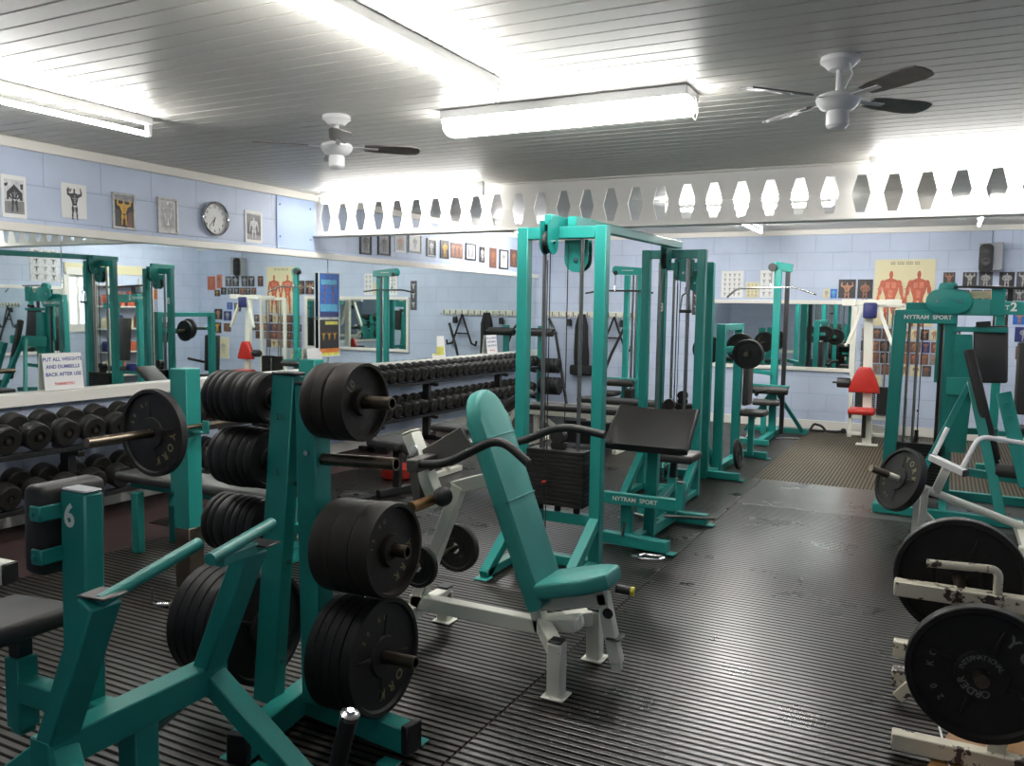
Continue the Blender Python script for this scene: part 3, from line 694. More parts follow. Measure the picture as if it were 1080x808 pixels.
def cable_column(loc, label, w, zt, num=None, foot=-1, ns=14, pin=True):
    x, y = loc; t = thing('cable_column', label, 'cable machine', (x,y,0), 'cable columns of the crossover station')
    xl, xr = x-w/2, x+w/2
    for xx in (xl,xr):
        MB().beam((xx,y,0),(xx,y,zt-.0),.07,.07,up=Y,bev=.004).build('upright','teal',t)
    MB().beam((xl+.035,y,zt-.037),(xr-.035,y,zt-.037),.07,.07).build('top_beam','teal',t)
    MB().beam((xl+.03,y,.30),(xr-.03,y,.30),.06,.065).build('stack_beam','teal',t)
    b = MB()
    for xx in (xl,xr):
        b.beam((xx,y+foot*.02,.30),(xx+.06*(-1 if xx==xl else 1)*0,y+foot*.46,.02),.06,.06,up=Y)
        b.beam((xx,y,.035),(xx,y+foot*.46,.035),.06,.05).box((xx,y+foot*.47,.006),(.09,.09,.008))
    b.build('foot_brace','teal',t)
    b = MB(); b.beam((xl,y,.035),(xr,y,.035),.06,.06); b.build('base_beam','teal',t)
    for xx in (x-.115,x+.125): MB().cyl((xx,y,.31),(xx,y,zt-.07),.0125).build('guide_rod','steel',t)
    ztop = stack_of(t, x-.185, x+.185, y, .375, ns)
    b = MB()
    for xx in (x-.115,x,x+.125): b.cyl((xx,y,.333),(xx,y,.375),.02)
    b.build('rubber_buffer','rubber',t)
    b = MB(); b.box((x,y,ztop+.02),(.09,.05,.038)); b.cyl((x,y-.03,ztop+.075),(x,y+.03,ztop+.075),.045); b.build('stack_head','iron',t)
    b = MB(); 
    for xx,yy,z0,z1 in ((x-.05,y-.10,.10,zt-.2),(x-.02,y-.13,.12,zt-.1),(x+.035,y,ztop,zt-.1)): b.cyl((xx,yy,z0),(xx,yy,z1),.0035,seg=6)
    b.build('cable','rubber',t)
    pulley_house(t,(x-.035,y-.12,zt-.10),.19,.14,.05,X)
    b = MB(); b.beam((x-.035,y-.14,zt+.03),(x-.035,y+.22,zt+.03),.045,.06); b.build('pulley_bracket','teal',t)
    pulley_house(t,(x+.075,y+.06,zt-.19),.19,.15,.06,Y)
    b = MB(); b.prism([(-.05,0),(.05,0),(.03,.13),(-.03,.13)],(x-.065,y-.28,.03),Y,Z,.008).prism([(-.05,0),(.05,0),(.03,.13),(-.03,.13)],(x-.025,y-.28,.03),Y,Z,.008).beam((x-.045,y-.28,.03),(x-.045,y,.03),.07,.05); b.build('low_pulley_fork','teal',t)
    MB().cyl((x-.058,y-.28,.10),(x-.032,y-.28,.10),.045).build('low_pulley','rubber',t)
    if pin: MB().cyl((x-.05,y-.066,.52),(x-.05,y-.10,.52),.008).ball((x-.05,y-.105,.52),.012).build('selector_pin','red',t)
    if num:
        b = MB(); b.text(num,.11,(xl+.002,y-.0358,zt-.42),X,Z,bold=.03); b.build('station_number','letter',t)
    return t
cable_column((-2.03,4.6),'tall teal cable column with black stack behind the shoulder press bench',.50,2.035,ns=13)
cable_column((-2.045,6.95),'tall teal cable column behind the preacher curl bench',.475,2.06,foot=-1,ns=12)
cable_column((-2.15,7.72),'teal cable column with a white 8 on its upright',.45,2.0,num='8',foot=1,ns=12,pin=False)
t = one(MB().beam((-2.0,4.66,2.072),(-2.0,6.92,2.095),.06,.06),'crossover_bar','teal','teal overhead bar joining the two tall cable columns','overhead bar')
# handle hanging from the second column
t = thing('stirrup_handle','steel stirrup handle hanging inside the second cable column','cable handle',(-1.90,6.82,1.5))
MB().tube([(-1.945,6.82,1.55),(-1.93,6.82,1.68),(-1.90,6.82,1.70),(-1.87,6.82,1.68),(-1.855,6.82,1.55)],.007,8,fillet=.02).build('stirrup','chrome',t)
MB().cyl((-1.95,6.82,1.55),(-1.85,6.82,1.55),.014).build('grip','rubber',t)
MB().cyl((-1.90,6.82,1.70),(-1.90,6.82,1.98),.004,seg=6).tube([(-1.90,6.82,1.70),(-1.888,6.82,1.73),(-1.90,6.82,1.76),(-1.912,6.82,1.73),(-1.90,6.82,1.70)],.004,6).build('clip','chrome',t)
# bar lying at the first column's low pulley
t = thing('ankle_bar','short chrome bar with clip lying at the low pulley of the front cable column','cable handle',(-1.95,4.27,0))
MB().cyl((-2.01,4.235,.045),(-1.83,4.30,.030),.012).build('bar','chrome',t)
MB().tube([(-2.02+.03*cos(a),4.225,.045+.03*sin(a)) for a in [2*pi*k/12 for k in range(13)]],.006,8).build('ring','blackmetal',t)
# hexagon handle on the floor
t = thing('hexagon_handle','chrome hexagonal cable handle lying on the floor by the preacher bench','cable handle',(-1.56,4.98,0))
pts = [(-1.635,4.975,.014),(-1.615,4.93,.014),(-1.50,4.955,.014),(-1.475,5.01,.014),(-1.50,5.05,.014),(-1.61,5.03,.014),(-1.635,4.975,.014)]
MB().tube(pts,.009,8,fillet=.012).build('frame','chrome',t)
MB().tube([(-1.635,4.975,.013),(-1.66,4.965,.012),(-1.68,4.972,.01)],.008,8).build('swivel','chrome',t)

# ================================================================== PREACHER BENCH
t = thing('preacher_bench','teal preacher curl bench with a curved black arm pad','exercise bench',(-1.68,5.5,0))
b = MB(); b.beam((-1.95,5.19,.05),(-1.49,5.13,.05),.07,.075); b.beam((-1.49,5.13,.012),(-1.44,5.124,.012),.075,.012); b.build('front_rail','teal',t)
b = MB(); b.beam((-1.98,6.0,.05),(-1.45,5.975,.05),.07,.075); b.beam((-1.45,5.975,.012),(-1.40,5.973,.012),.075,.012); b.build('rear_rail','teal',t)
MB().beam((-1.72,5.18,.06),(-1.70,5.97,.06),.065,.07).build('spine','teal',t)
MB().beam((-1.68,5.33,.06),(-1.66,5.33,.80),.075,.06,up=Y).build('pad_post','teal',t)
MB().beam((-1.80,5.22,.06),(-1.80,5.22,.33),.075,.06,up=Y).build('stub_post','teal',t)
b = MB(); b.beam((-1.95,5.15,.325),(-1.445,5.15,.325),.05,.075); b.beam((-1.425,5.15,.30),(-1.425,5.15,.47),.05,.055,up=Y); b.m(1).text('NYTRAM  SPORT',.040,(-1.72,5.124,.326),X,Z,bold=.02); b.build('name_bar',['teal','letter'],t)
MB().box((-1.425,5.15,.474),(.05,.055,.008)).build('end_cap','cap',t)
# curved pad
b = MB(); N_ = 10; w_ = .55
o_ = V((-1.635,5.16,.785)); up2 = V((0,.30,.235)).normalized(); nn = V((0,-.235,.30)).normalized()
rows = []
for i in range(N_+1):
    a = -1+2*i/N_; dip = .035*(a*a)
    rows.append((a*w_/2, dip))
prof = [(x, dp+.024) for x,dp in rows] + [(x, dp-.030) for x,dp in rows[::-1]]
# the pad is a slab whose top edge sags in the middle
pts2 = [(x, -.185) for x,_ in rows] + [(x*.98, .185+dp*1.0-.035) for x,dp in rows[::-1]]
b.prism(pts2, o_+up2*.02, X, up2, .06, bev=.018); b.build('arm_pad','vinyl',t)
MB().beam((-1.84,5.20,.735),(-1.48,5.20,.735),.03,.05).build('pad_bracket','teal',t)
MB().pad((-1.66,5.70,.515),(-1.66,6.0,.515),.30,.06,r=.02).build('seat','vinyl_grey',t)
b = MB(); b.beam((-1.68,5.84,.06),(-1.68,5.84,.36),.065,.065,up=Y); b.beam((-1.68,5.35,.22),(-1.68,5.82,.30),.05,.05); b.build('seat_socket','teal',t)
MB().beam((-1.68,5.84,.34),(-1.67,5.84,.49),.045,.045,up=Y).build('seat_post','blackmetal',t)
MB().cyl((-1.80,5.135,.085),(-1.78,5.12,.17),.011).build('lock_pin','steel',t)
MB().cyl((-1.95,5.7,.10),(-1.70,5.58,.10),.012).build('adjuster_bar','steel',t); MB().cyl((-1.70,5.72,.10),(-1.33,5.68,.135),.012).build('adjuster_bar','steel',t)

# ================================================================== PLATE LOADED ROW / LAT MACHINE
t = thing('lever_row_machine','teal twin post lever machine with small black discs and a black seat','exercise machine',(-1.87,8.5,0))
b = MB(); b.beam((-1.87,7.78,.045),(-1.87,9.10,.045),.07,.07); b.build('base_rail','teal',t)
for yy in (7.75,9.08):
    b = MB(); b.beam((-1.93,yy,.04),(-1.60,yy,.04),.06,.065).box((-1.585,yy,.008),(.05,.08,.010)); b.build('foot_rail','teal',t)
b = MB(); b.beam((-1.86,7.95,.05),(-1.86,7.95,1.435),.085,.075,up=Y); b.build('upright','teal',t)
b = MB(); b.beam((-1.89,8.85,.05),(-1.89,8.85,1.43),.085,.075,up=Y); b.build('upright','teal',t)
MB().beam((-1.86,7.97,1.40),(-1.89,8.85,1.40),.07,.06).build('top_rail','teal',t)
MB().cyl((-1.85,8.05,.08),(-1.85,8.05,1.38),.012).build('guide_rod','steel',t)
b = MB(); b.beam((-2.08,8.30,1.18),(-1.64,8.30,1.15),.05,.05); b.build('disc_yoke','teal',t)
for x_,z_ in ((-2.06,1.18),(-1.66,1.15)): MB().cyl((x_,8.32,z_),(x_,8.10,z_),.0225).build('disc_axle','barsteel',t)
MB().cyl((-1.80,8.82,1.20),(-1.80,8.46,1.20),.0225).build('disc_axle','barsteel',t); MB().beam((-1.88,8.83,1.20),(-1.77,8.83,1.20),.05,.05).build('axle_bracket','teal',t)
MB().beam((-1.86,7.98,1.18),(-1.86,8.42,1.19),.05,.05).build('lever','teal',t)
MB().pad((-1.80,8.93,.58),(-1.80,8.95,1.10),.26,.06,up=X,r=.02).build('back_pad','vinyl',t)
MB().pad((-1.90,8.96,.50),(-1.60,8.94,.50),.26,.06,r=.02).build('seat','vinyl_grey',t)
MB().beam((-1.75,8.95,.05),(-1.75,8.95,.47),.06,.06,up=Y).build('seat_post','teal',t)
b = MB(); b.tube([(-1.70,8.9,.70),(-1.66,8.75,.74),(-1.55,8.72,.76)],.02,10,fillet=.03); b.build('grip','rubber',t)
for x,yy_,l in ((-2.06,8.22,'small black disc on the mirror side of the lever row machine'),(-1.66,8.235,'small black disc on the open side of the lever row machine, inner'),(-1.66,8.18,'small black disc on the open side of the lever row machine, outer')):
    plate((x,yy_,1.18 if x < -1.9 else 1.15),-Y,.142,.04,l,'deep',0,'')
plate((-1.80,8.52,1.199),-Y,.142,.04,'small black disc behind the top rail of the lever row machine','deep',0,'')
plate((-1.74,8.30,.158),V((1,0,.12)),.15,.03,'small black disc standing at the foot of the lever row machine','deep',0,'')

# ================================================================== LAT PULLDOWNS AT THE END WALL
def bent_bar(t, c, half, drop, r=.0125, m='steel'):
    c = V(c); b = MB(); b.tube([c+V((-half,0,-drop)),c+V((-half*.72,0,0)),c+V((half*.72,0,0)),c+V((half,0,-drop))],r,10,fillet=.05); b.build('bar',m,t)
t = thing('lat_pulldown','teal lat pulldown with splayed braces in front of the framed wall mirror','cable machine',(-1.85,10.75,0))
px_ = -1.84
b = MB(); b.beam((px_,10.70,.04),(px_,10.70,2.08),.085,.06,up=Y); b.build('upright','teal',t)
MB().beam((px_+.10,10.78,.05),(px_+.10,10.78,2.05),.05,.05,up=Y).build('rear_upright','blackmetal',t)
b = MB(); b.beam((px_-.05,10.68,2.12),(px_+.14,10.80,2.09),.07,.10); b.build('head','teal',t); 
MB().cyl((px_-.06,10.62,2.10),(px_-.06,10.70,2.10),.05).build('pulley','rubber',t)
b = MB(); b.beam((px_,9.95,.045),(px_,11.3,.045),.07,.07).beam((px_-.27,9.95,.045),(px_+.10,9.95,.045),.06,.06); b.build('base_rail','teal',t)
b = MB(); b.beam((px_,10.75,.62),(px_-.38,11.0,.03),.045,.045,up=Y).beam((px_,10.75,.62),(px_+.30,11.2,.03),.045,.045,up=Y).beam((px_-.4,11.2,.04),(px_+.36,11.2,.04),.06,.06); b.build('brace','teal',t)
b = MB(); b.beam((px_-.30,10.60,.655),(px_+.20,10.62,.645),.07,.035); b.m(1).lathe([(0,0),(.045,0),(.05,.02),(.05,.46),(.045,.48),(0,.48)],(px_-.29,10.58,.60),X,16); b.build('knee_roller',['teal','vinyl'],t)
MB().pad((px_-.22,10.55,.45),(px_+.10,10.60,.45),.26,.06,r=.02).build('seat','vinyl_grey',t)
MB().beam((px_-.08,10.56,.05),(px_-.08,10.56,.43),.06,.06,up=Y).build('seat_post','teal',t)
MB().beam((px_-.30,10.45,.85),(px_-.02,10.65,.80),.05,.05).beam((px_-.28,10.45,.70),(px_-.28,10.45,.86),.05,.05,up=Y).build('side_arm','teal',t)
MB().tube([(px_-.35,10.2,.05),(px_-.2,10.18,.045),(px_-.18,10.22,.20)],.01,8,fillet=.02).build('foot_loop','chrome',t)
b = MB(); b.cyl((px_-.06,10.60,1.86),(px_-.06,10.60,2.06),.004,seg=6); b.build('cable','rubber',t)
t = thing('pulldown_bar','long bent chrome bar hanging on the lat pulldown before the framed mirror','pulldown bar',(-1.9,10.55,1.8))
b = MB(); b.tube([(-2.42,10.55,1.73),(-2.30,10.56,1.84),(-1.62,10.56,1.855),(-1.37,10.57,1.77)],.0125,10,fillet=.06); b.build('bar','chrome',t)
MB().cyl((-1.90,10.56,1.85),(-1.90,10.575,1.895),.012).build('hanger','chrome',t)
t = thing('lat_pulldown','teal lat pulldown whose head points at the hook rail wall corner','cable machine',(-3.6,10.4,0))
gx = -3.60
MB().beam((gx-.07,10.4,.04),(gx-.07,10.4,2.0),.07,.06,up=Y).build('upright','teal',t)
MB().beam((gx+.10,10.45,.04),(gx+.10,10.45,2.0),.08,.06,up=Y).build('rear_upright','teal',t)
b = MB(); b.prism([(-.24,-.05),(-.27,-.02),(-.27,.03),(-.24,.06),(.16,.03),(.16,-.06)],(gx,10.42,2.06),X,Z,.10); b.m(1).text('NYTRAM SPORT',.022,(gx-.06,10.369,2.06),X,Z,bold=.01); b.build('head',['teal','letter'],t)
MB().cyl((gx-.22,10.37,2.03),(gx-.22,10.36,2.03),.03).build('pulley','rubber',t)
for dx in (-.005,.045): MB().cyl((gx+dx,10.43,.3),(gx+dx,10.43,2.0),.011).build('guide_rod','steel',t)
stack_of(t,gx-.03,gx+.065,10.43,.30,9,d=.3)
b = MB(); b.cyl((gx-.22,10.355,1.87),(gx-.22,10.36,2.03),.004,seg=6).cyl((gx+.02,10.40,.55),(gx+.02,10.40,2.0),.004,seg=6); b.build('cable','rubber',t)
MB().beam((gx-.5,10.4,.04),(gx+.35,10.42,.04),.07,.07).build('base_rail','teal',t)
b = MB(); b.beam((gx+.12,10.42,.42),(gx+.34,10.42,.05),.05,.05,up=Y).beam((gx-.1,10.42,.42),(gx-.32,10.42,.05),.05,.05,up=Y); b.build('brace','teal',t)
b = MB(); b.beam((gx-.28,10.32,.665),(gx+.12,10.32,.66),.06,.03); b.m(1).lathe([(0,0),(.045,0),(.05,.02),(.05,.34),(.045,.36),(0,.36)],(gx-.28,10.30,.615),X,16); b.build('knee_roller',['teal','vinyl'],t)
MB().pad((gx-.42,10.3,.47),(gx-.12,10.3,.47),.28,.06,r=.02).build('seat','vinyl',t)
MB().beam((gx-.25,10.3,.05),(gx-.25,10.3,.44),.05,.05,up=Y).build('seat_post','teal',t)
t = thing('pulldown_bar','long dark bent bar hanging under the lat pulldown nearer the hook rail','pulldown bar',(gx-.22,10.33,1.78))
b = MB(); b.tube([(-4.22,10.33,1.765),(-4.02,10.33,1.80),(-3.55,10.33,1.80),(-3.30,10.33,1.775)],.0125,10,fillet=.05); b.build('bar','blackmetal',t)
b = MB(); b.cyl((gx-.22,10.33,1.80),(gx-.22,10.345,1.86),.014); b.build('hanger','chrome',t)

# ================================================================== RED AND CREAM MACHINE
t = thing('chest_machine','cream lever machine with red seat, red back pad and black stack','exercise machine',(-.77,11.1,0))
MB().beam((-.745,10.69,.02),(-.80,10.72,1.69),.10,.07,up=Y).build('front_column','white',t)
MB().box((-.745,10.69,.010),(.24,.12,.016)).build('foot_plate','white',t)
for xx in (-1.0,-.46):
    MB().beam((xx,11.35,.0),(xx,11.35,1.66),.05,.05,up=Y).build('rear_upright','white',t)
b = MB(); b.beam((-1.02,11.35,.27),(-.44,11.35,.27),.05,.07).beam((-1.02,11.35,.045),(-.44,11.35,.045),.06,.04).beam((-1.02,11.35,1.66),(-.44,11.35,1.66),.05,.05).beam((-.79,10.72,1.69),(-.75,11.35,1.68),.06,.05).beam((-.75,10.7,.06),(-.75,11.35,.06),.06,.05); b.build('frame','white',t)
b = MB(); b.beam((-1.05,10.66,1.68),(-.50,10.66,1.685),.055,.06).box((-1.01,10.65,1.68),(.15,.07,.075)).box((-.53,10.65,1.685),(.16,.07,.075)); b.build('press_beam','white',t)
b = MB(); b.beam((-.87,10.62,1.60),(-1.0,10.58,1.20),.04,.05,up=Y).beam((-.68,10.62,1.60),(-.52,10.58,1.20),.04,.05,up=Y).cyl((-1.0,10.58,1.19),(-1.03,10.58,1.18),.02).cyl((-.52,10.58,1.19),(-.49,10.58,1.18),.02).box((-.775,10.62,1.60),(.24,.05,.06)); b.build('press_arm','white',t)
MB().pad((-.775,10.575,1.50),(-.775,10.575,1.68),.15,.07,up=Y,r=.02).build('head_pad','blue_vinyl',t)
MB().prism([(-.17,-.13),(.17,-.13),(.165,-.06),(.09,.13),(.06,.17),(-.06,.17),(-.09,.13),(-.165,-.06)],(-.80,10.62,.76),X,Z,.08,bev=.022).build('back_pad','red',t)
MB().pad((-.95,10.55,.42),(-.66,10.55,.42),.30,.07,r=.025).build('seat','red',t)
MB().beam((-.78,10.60,.10),(-.78,10.60,.40),.045,.045,up=Y).build('seat_post','blackmetal',t)
MB().lathe([(0,0),(.055,0),(.06,.015),(.06,.13),(.05,.15),(0,.15)],(-1.10,10.63,.735),X,16).cyl((-1.15,10.63,.735),(-.93,10.63,.735),.012).build('roller','rubber',t)
stack_of(t,-.95,-.78,11.36,.31,13); stack_of(t,-.70,-.50,11.36,.31,13)
b = MB()
for xx in (-.89,-.84,-.63,-.57): b.cyl((xx,11.36,.3),(xx,11.36,1.65),.010)
b.build('guide_rod','steel',t)
b = MB()
for i in range(11): b.cyl((-.735,11.29,.36+i*.024),(-.735,11.283,.36+i*.024),.006,seg=6)
b.build('stack_marks','letter',t)
b = MB(); b.beam((-.735,11.30,.33),(-.735,11.30,.64),.03,.01,up=Y); b.build('marker_strip','cap',t)

# ================================================================== LEG MACHINE "NYTRAM SPORT"
t = thing('leg_machine','teal stack machine lettered across the top, seat and long levers beside it','exercise machine',(.1,7.6,0))
jy = 7.65
MB().beam((-.36,jy,.04),(-.325,jy,1.55),.10,.08,up=Y).build('upright','teal',t)
MB().beam((.06,jy+.04,.04),(.045,jy+.04,1.62),.09,.08,up=Y).build('upright','teal',t)
b = MB(); b.beam((-.37,jy,1.535),(.09,jy,1.535),.075,.11); b.m(1).text('NYTRAM  SPORT',.046,(-.125,jy-.0425,1.53),X,Z,bold=.03); b.build('name_beam',['teal','letter'],t)
MB().beam((-.29,jy+.05,1.615),(.09,jy+.05,1.615),.075,.07).build('top_beam','teal',t)
b = MB(); b.prism(rounded(.33,.19,.09),(.02,jy-.06,1.66),X,Z,.02,bev=.006); b.m(1)
for xx in (-.06,.10): b.cyl((xx,jy-.07,1.66),(xx,jy-.078,1.66),.011,seg=8)
b.build('pulley_cover',['teal','chrome'],t)
MB().prism(rounded(.14,.09,.03),(.01,jy-.02,1.765),X,Z,.06,bev=.01).build('pulley_cap','teal',t)
for xx,m_ in ((-.255,'steel'),(-.19,'steel'),(-.02,'blackmetal'),(.0,'steel')): MB().cyl((xx,jy+.02,.50),(xx,jy+.02,1.49),.011).build('guide_rod',m_,t)
MB().cyl((-.155,jy,.5),(-.155,jy,1.49),.004,seg=6).build('cable','rubber',t)
MB().bb((-.055,jy+.03,1.0),(-.02,jy+.06,1.5)).build('counter_rail','teal',t)
stack_of(t,-.30,.035,jy+.02,.06,17,d=.16)
MB().cyl((-.16,jy+.02,.50),(-.16,jy+.02,.60),.016).ball((-.16,jy+.02,.76),.010).build('selector_stem','blackmetal',t)
b = MB(); b.beam((-.43,7.10,.04),(1.15,7.03,.04),.06,.07).beam((-.40,7.10,.04),(-.36,jy+.3,.04),.06,.07).beam((-.36,jy+.3,.04),(1.15,jy+.25,.04),.06,.07).beam((.06,7.1,.04),(.06,jy+.3,.04),.06,.07); b.build('base_frame','teal',t)
b = MB(); b.beam((.20,7.42,1.03),(-.20,7.13,.07),.045,.045,up=Y); b.build('front_brace','teal',t)
b = MB(); b.beam((.21,7.40,1.05),(.45,7.10,.06),.07,.06,up=Y).beam((.14,jy,.30),(.60,jy-.1,.28),.05,.06); b.beam((.06,jy,.98),(.24,7.40,1.0),.06,.14).beam((.12,jy,.62),(.42,jy-.05,.64),.05,.05); b.build('seat_frame','teal',t)
b = MB(); b.prism([(-.07,-.50),(.07,-.50),(.10,.10),(.07,.45),(-.05,.45),(-.05,.10)],(.13,jy-.03,.95),X,Z,.05); b.build('side_plate','teal',t)
MB().pad((.345,7.62,1.02),(.325,7.66,1.47),.24,.08,up=Y,r=.02).build('back_pad','vinyl_grey',t)
MB().pad((.40,7.30,.46),(.175,7.35,1.29),.075,.07,up=Y,r=.015).build('roller_pad','vinyl',t)
b = MB(); b.beam((.42,7.25,.98),(.60,7.15,.30),.10,.075,up=Y); b.m(1); d_ = V((.18,-.10,-.68))
for s_ in (.12,.26): p_ = V((.42,7.25,.98))+d_*s_; b.cyl(p_+V((0,-.035,-.0)),p_+V((0,-.052,-.0)),.020,seg=10)
b.build('lever_arm',['teal','teal'],t)
b = MB(); b.beam((.09,jy,1.615),(.36,jy-.05,1.615),.06,.13).beam((.36,jy-.05,1.55),(.36,jy-.05,1.76),.10,.06,up=Y).beam((.06,jy-.04,1.44),(.44,jy-.05,1.44),.04,.04); b.build('side_arm','teal',t)
b = MB(); b.beam((.05,jy-.08,1.775),(.40,jy-.10,1.77),.05,.015).beam((.22,jy-.08,1.48),(.32,jy-.09,1.49),.04,.04); b.build('range_plate','blackmetal',t)
MB().box((.23,jy-.02,1.715),(.13,.004,.055)).build('paper_label','cream',t)
b = MB(); b.cyl((.40,7.2,.40),(.58,7.18,.40),.05).cyl((.40,7.28,.46),(.42,7.28,.40),.02); b.build('ankle_roller','vinyl',t)

# machine 2 behind it
t = thing('pec_machine','teal machine with a white 2 behind the lettered leg machine','exercise machine',(.9,9.5,0))
b = MB(); b.beam((.40,9.5,1.63),(1.12,9.5,1.62),.08,.13); b.m(1).text('2',.115,(.585,9.458,1.635),X,Z,bold=.03).text('NYTRAM SPORT',.06,(.33,9.458,1.63),X,Z,bold=.02); b.build('name_beam',['teal','letter'],t)
for xx in (.48,1.05): MB().beam((xx,9.55,.02),(xx,9.55,1.60),.08,.08,up=Y).build('upright','teal',t)
b = MB(); b.beam((.35,9.55,.04),(1.15,9.55,.04),.07,.07).beam((.48,9.0,.04),(.48,9.9,.04),.07,.07).beam((1.05,9.0,.04),(1.05,9.9,.04),.07,.07); b.build('base_frame','teal',t)
b = MB(); b.beam((.20,9.4,1.83),(1.15,9.42,1.80),.05,.03).beam((.55,9.5,1.69),(.55,9.5,1.82),.05,.05,up=Y); b.build('top_arm','blackmetal',t)
b = MB(); b.beam((.90,9.5,1.50),(1.15,9.4,1.50),.07,.09); b.build('press_arm','teal',t)
MB().pad((.78,9.45,.6),(.78,9.5,1.3),.28,.08,up=Y,r=.02).build('back_pad','vinyl',t)
MB().pad((.62,9.25,.48),(.92,9.25,.48),.3,.07,r=.02).build('seat','vinyl',t)
MB().beam((.78,9.4,.05),(.78,9.4,.6),.06,.06,up=Y).beam((.48,9.5,.4),(1.05,9.5,.4),.05,.05).build('seat_post','teal',t)
# ================================================================== T-BAR ROW
t = thing('tbar_row','white T-bar row machine with a sloping lever and bent grips','exercise machine',(0,6.3,0))
A, B = V((-.385,6.035,.525)), V((.62,6.80,.06)); d = (B-A).normalized()
b = MB(); b.cyl(A+d*.28,B,.028); b.build('lever','white',t)
b = MB(); b.lathe([(0,0),(.025,0),(.025,.13),(0,.13)],A,d); b.build('sleeve_end','barsteel',t); MB().cyl(A+d*.13,A+d*.30,.022).build('sleeve','white',t)
b = MB(); b.beam((-.075,6.29,.01),(-.06,6.29,.39),.055,.07,up=Y).beam((-.11,6.20,.01),(-.10,6.22,.36),.04,.05,up=Y).beam((-.05,6.30,.20),(.10,6.42,.02),.04,.05,up=Y).box((-.09,6.24,.010),(.12,.20,.016)); b.build('rest_post','white',t)
b = MB(); c0 = A+d*.52; c1 = c0+V((.06,.02,.17)); b.beam(c0,c1,.055,.075,up=Y); b.build('handle_post','white',t)
h0, h1 = V((-.035,6.36,.585)), V((.17,6.18,.525))
b = MB(); b.beam(h0,h1,.05,.045); b.build('handle_bar','whitemetal',t); MB().box(h1+(h1-h0).normalized()*.006,(.012,.05,.045),rz=-.72).build('end_cap','cap',t)
b = MB(); b.tube([h0+V((.02,-.02,.02)),h0+V((.09,.05,.20))],.016,12); b.build('grip','whitemetal',t)
b = MB(); b.tube([h1+V((-.02,.02,.02)),h1+V((.07,.10,.235)),h1+V((.42,.36,.17))],.016,12,fillet=.07); b.build('grip','whitemetal',t)
b = MB(); b.beam((.55,6.2,.05),(.55,7.0,.05),.06,.06).beam((.50,6.2,.05),(1.3,6.2,.05),.06,.06).beam((.1,5.86,.05),(1.3,5.84,.05),.05,.05).beam((.55,5.86,.05),(.55,6.2,.05),.05,.05); b.build('base_frame','white',t)
pc = A+d*.235
plate(pc-Z*.001,-d,.218,.055,'big black disc on the sleeve of the white T-bar row','dish',.9,'YORKribs','iron')
t = one(MB().tube([(-.05,6.12,.012),(.03,6.14,.012),(.10,6.12,.02),(.17,6.13,.018),(.33,5.98,.013),(.40,5.97,.013)],.011,8,fillet=.03),'curl_bar','chrome','short bent chrome bar lying on the floor beside the T-bar row','bar')

# ================================================================== CHIPPED PLATE RACK
t = thing('plate_sled','chipped cream steel rack holding two big black discs by the T-bar row','weight rack',(.3,3.4,.012))
z_ = .016
MB().beam((-.09,3.185,z_+.031),(1.2,3.185,z_+.031),.055,.060).build('base_rail','chipped',t)
MB().beam((-.115,3.66,z_+.07),(1.2,3.66,z_+.07),.055,.07).build('base_rail','chipped',t)
MB().beam((-.125,3.97,z_+.075),(1.2,3.97,z_+.075),.055,.07).build('base_rail','chipped',t)
MB().beam((-.112,3.27,.573),(1.2,3.27,.573),.055,.055).build('top_rail','chipped',t)
b = MB(); b.beam((.235,3.215,z_+.05),(.235,3.265,.55),.06,.07,up=Y); b.build('post','chipped',t)
b = MB(); b.beam((.7,3.2,z_+.03),(.7,3.97,z_+.05),.05,.05).beam((.7,3.97,.1),(.7,3.3,.56),.05,.05).beam((.7,3.21,.07),(.7,3.27,.55),.05,.05,up=Y).beam((.30,3.66,z_+.09),(.30,3.31,.55),.045,.045,up=X); b.build('side_frame','chipped',t)
b = MB(); b.beam((-.09,3.60,z_+.003),(-.03,3.63,z_+.07),.05,.008,up=Y); b.build('splayed_foot','chipped',t)
b = MB(); b.tube([(.21,3.26,.59),(.21,3.255,.688),(-.012,3.255,.678)],.0145,12,fillet=.03); b.build('hook','chipped',t)
b = MB(); b.cyl((.165,3.19,.402),(.165,2.955,.402),.0225); b.beam((.165,3.20,.402),(.235,3.235,.402),.05,.05); b.build('plate_peg','barsteel',t)
b = MB(); b.cyl((.10,3.27,.582),(.10,3.56,.582),.0225); b.build('plate_peg','barsteel',t)
plate((.165,3.03,.401),-Y,.224,.055,'big lettered black disc on the front peg of the chipped cream rack','dish',.42,'YORKribsRING','iron')
plate((.10,3.47,.581),-Y,.224,.055,'big black disc behind the top rail of the chipped cream rack','dish',.45,'ribs','iron')
b = MB(); b.box((.50,3.12,.005),(.92,.74,.008),rz=-.22,bev=.001); b.m(1).beam((.125,2.87,.005),(.05,3.58,.005),.006,.0085,bev=.0005); one(b,'plywood_board',['wood','paper'],'brown board lying on the mat under the chipped cream rack','board')

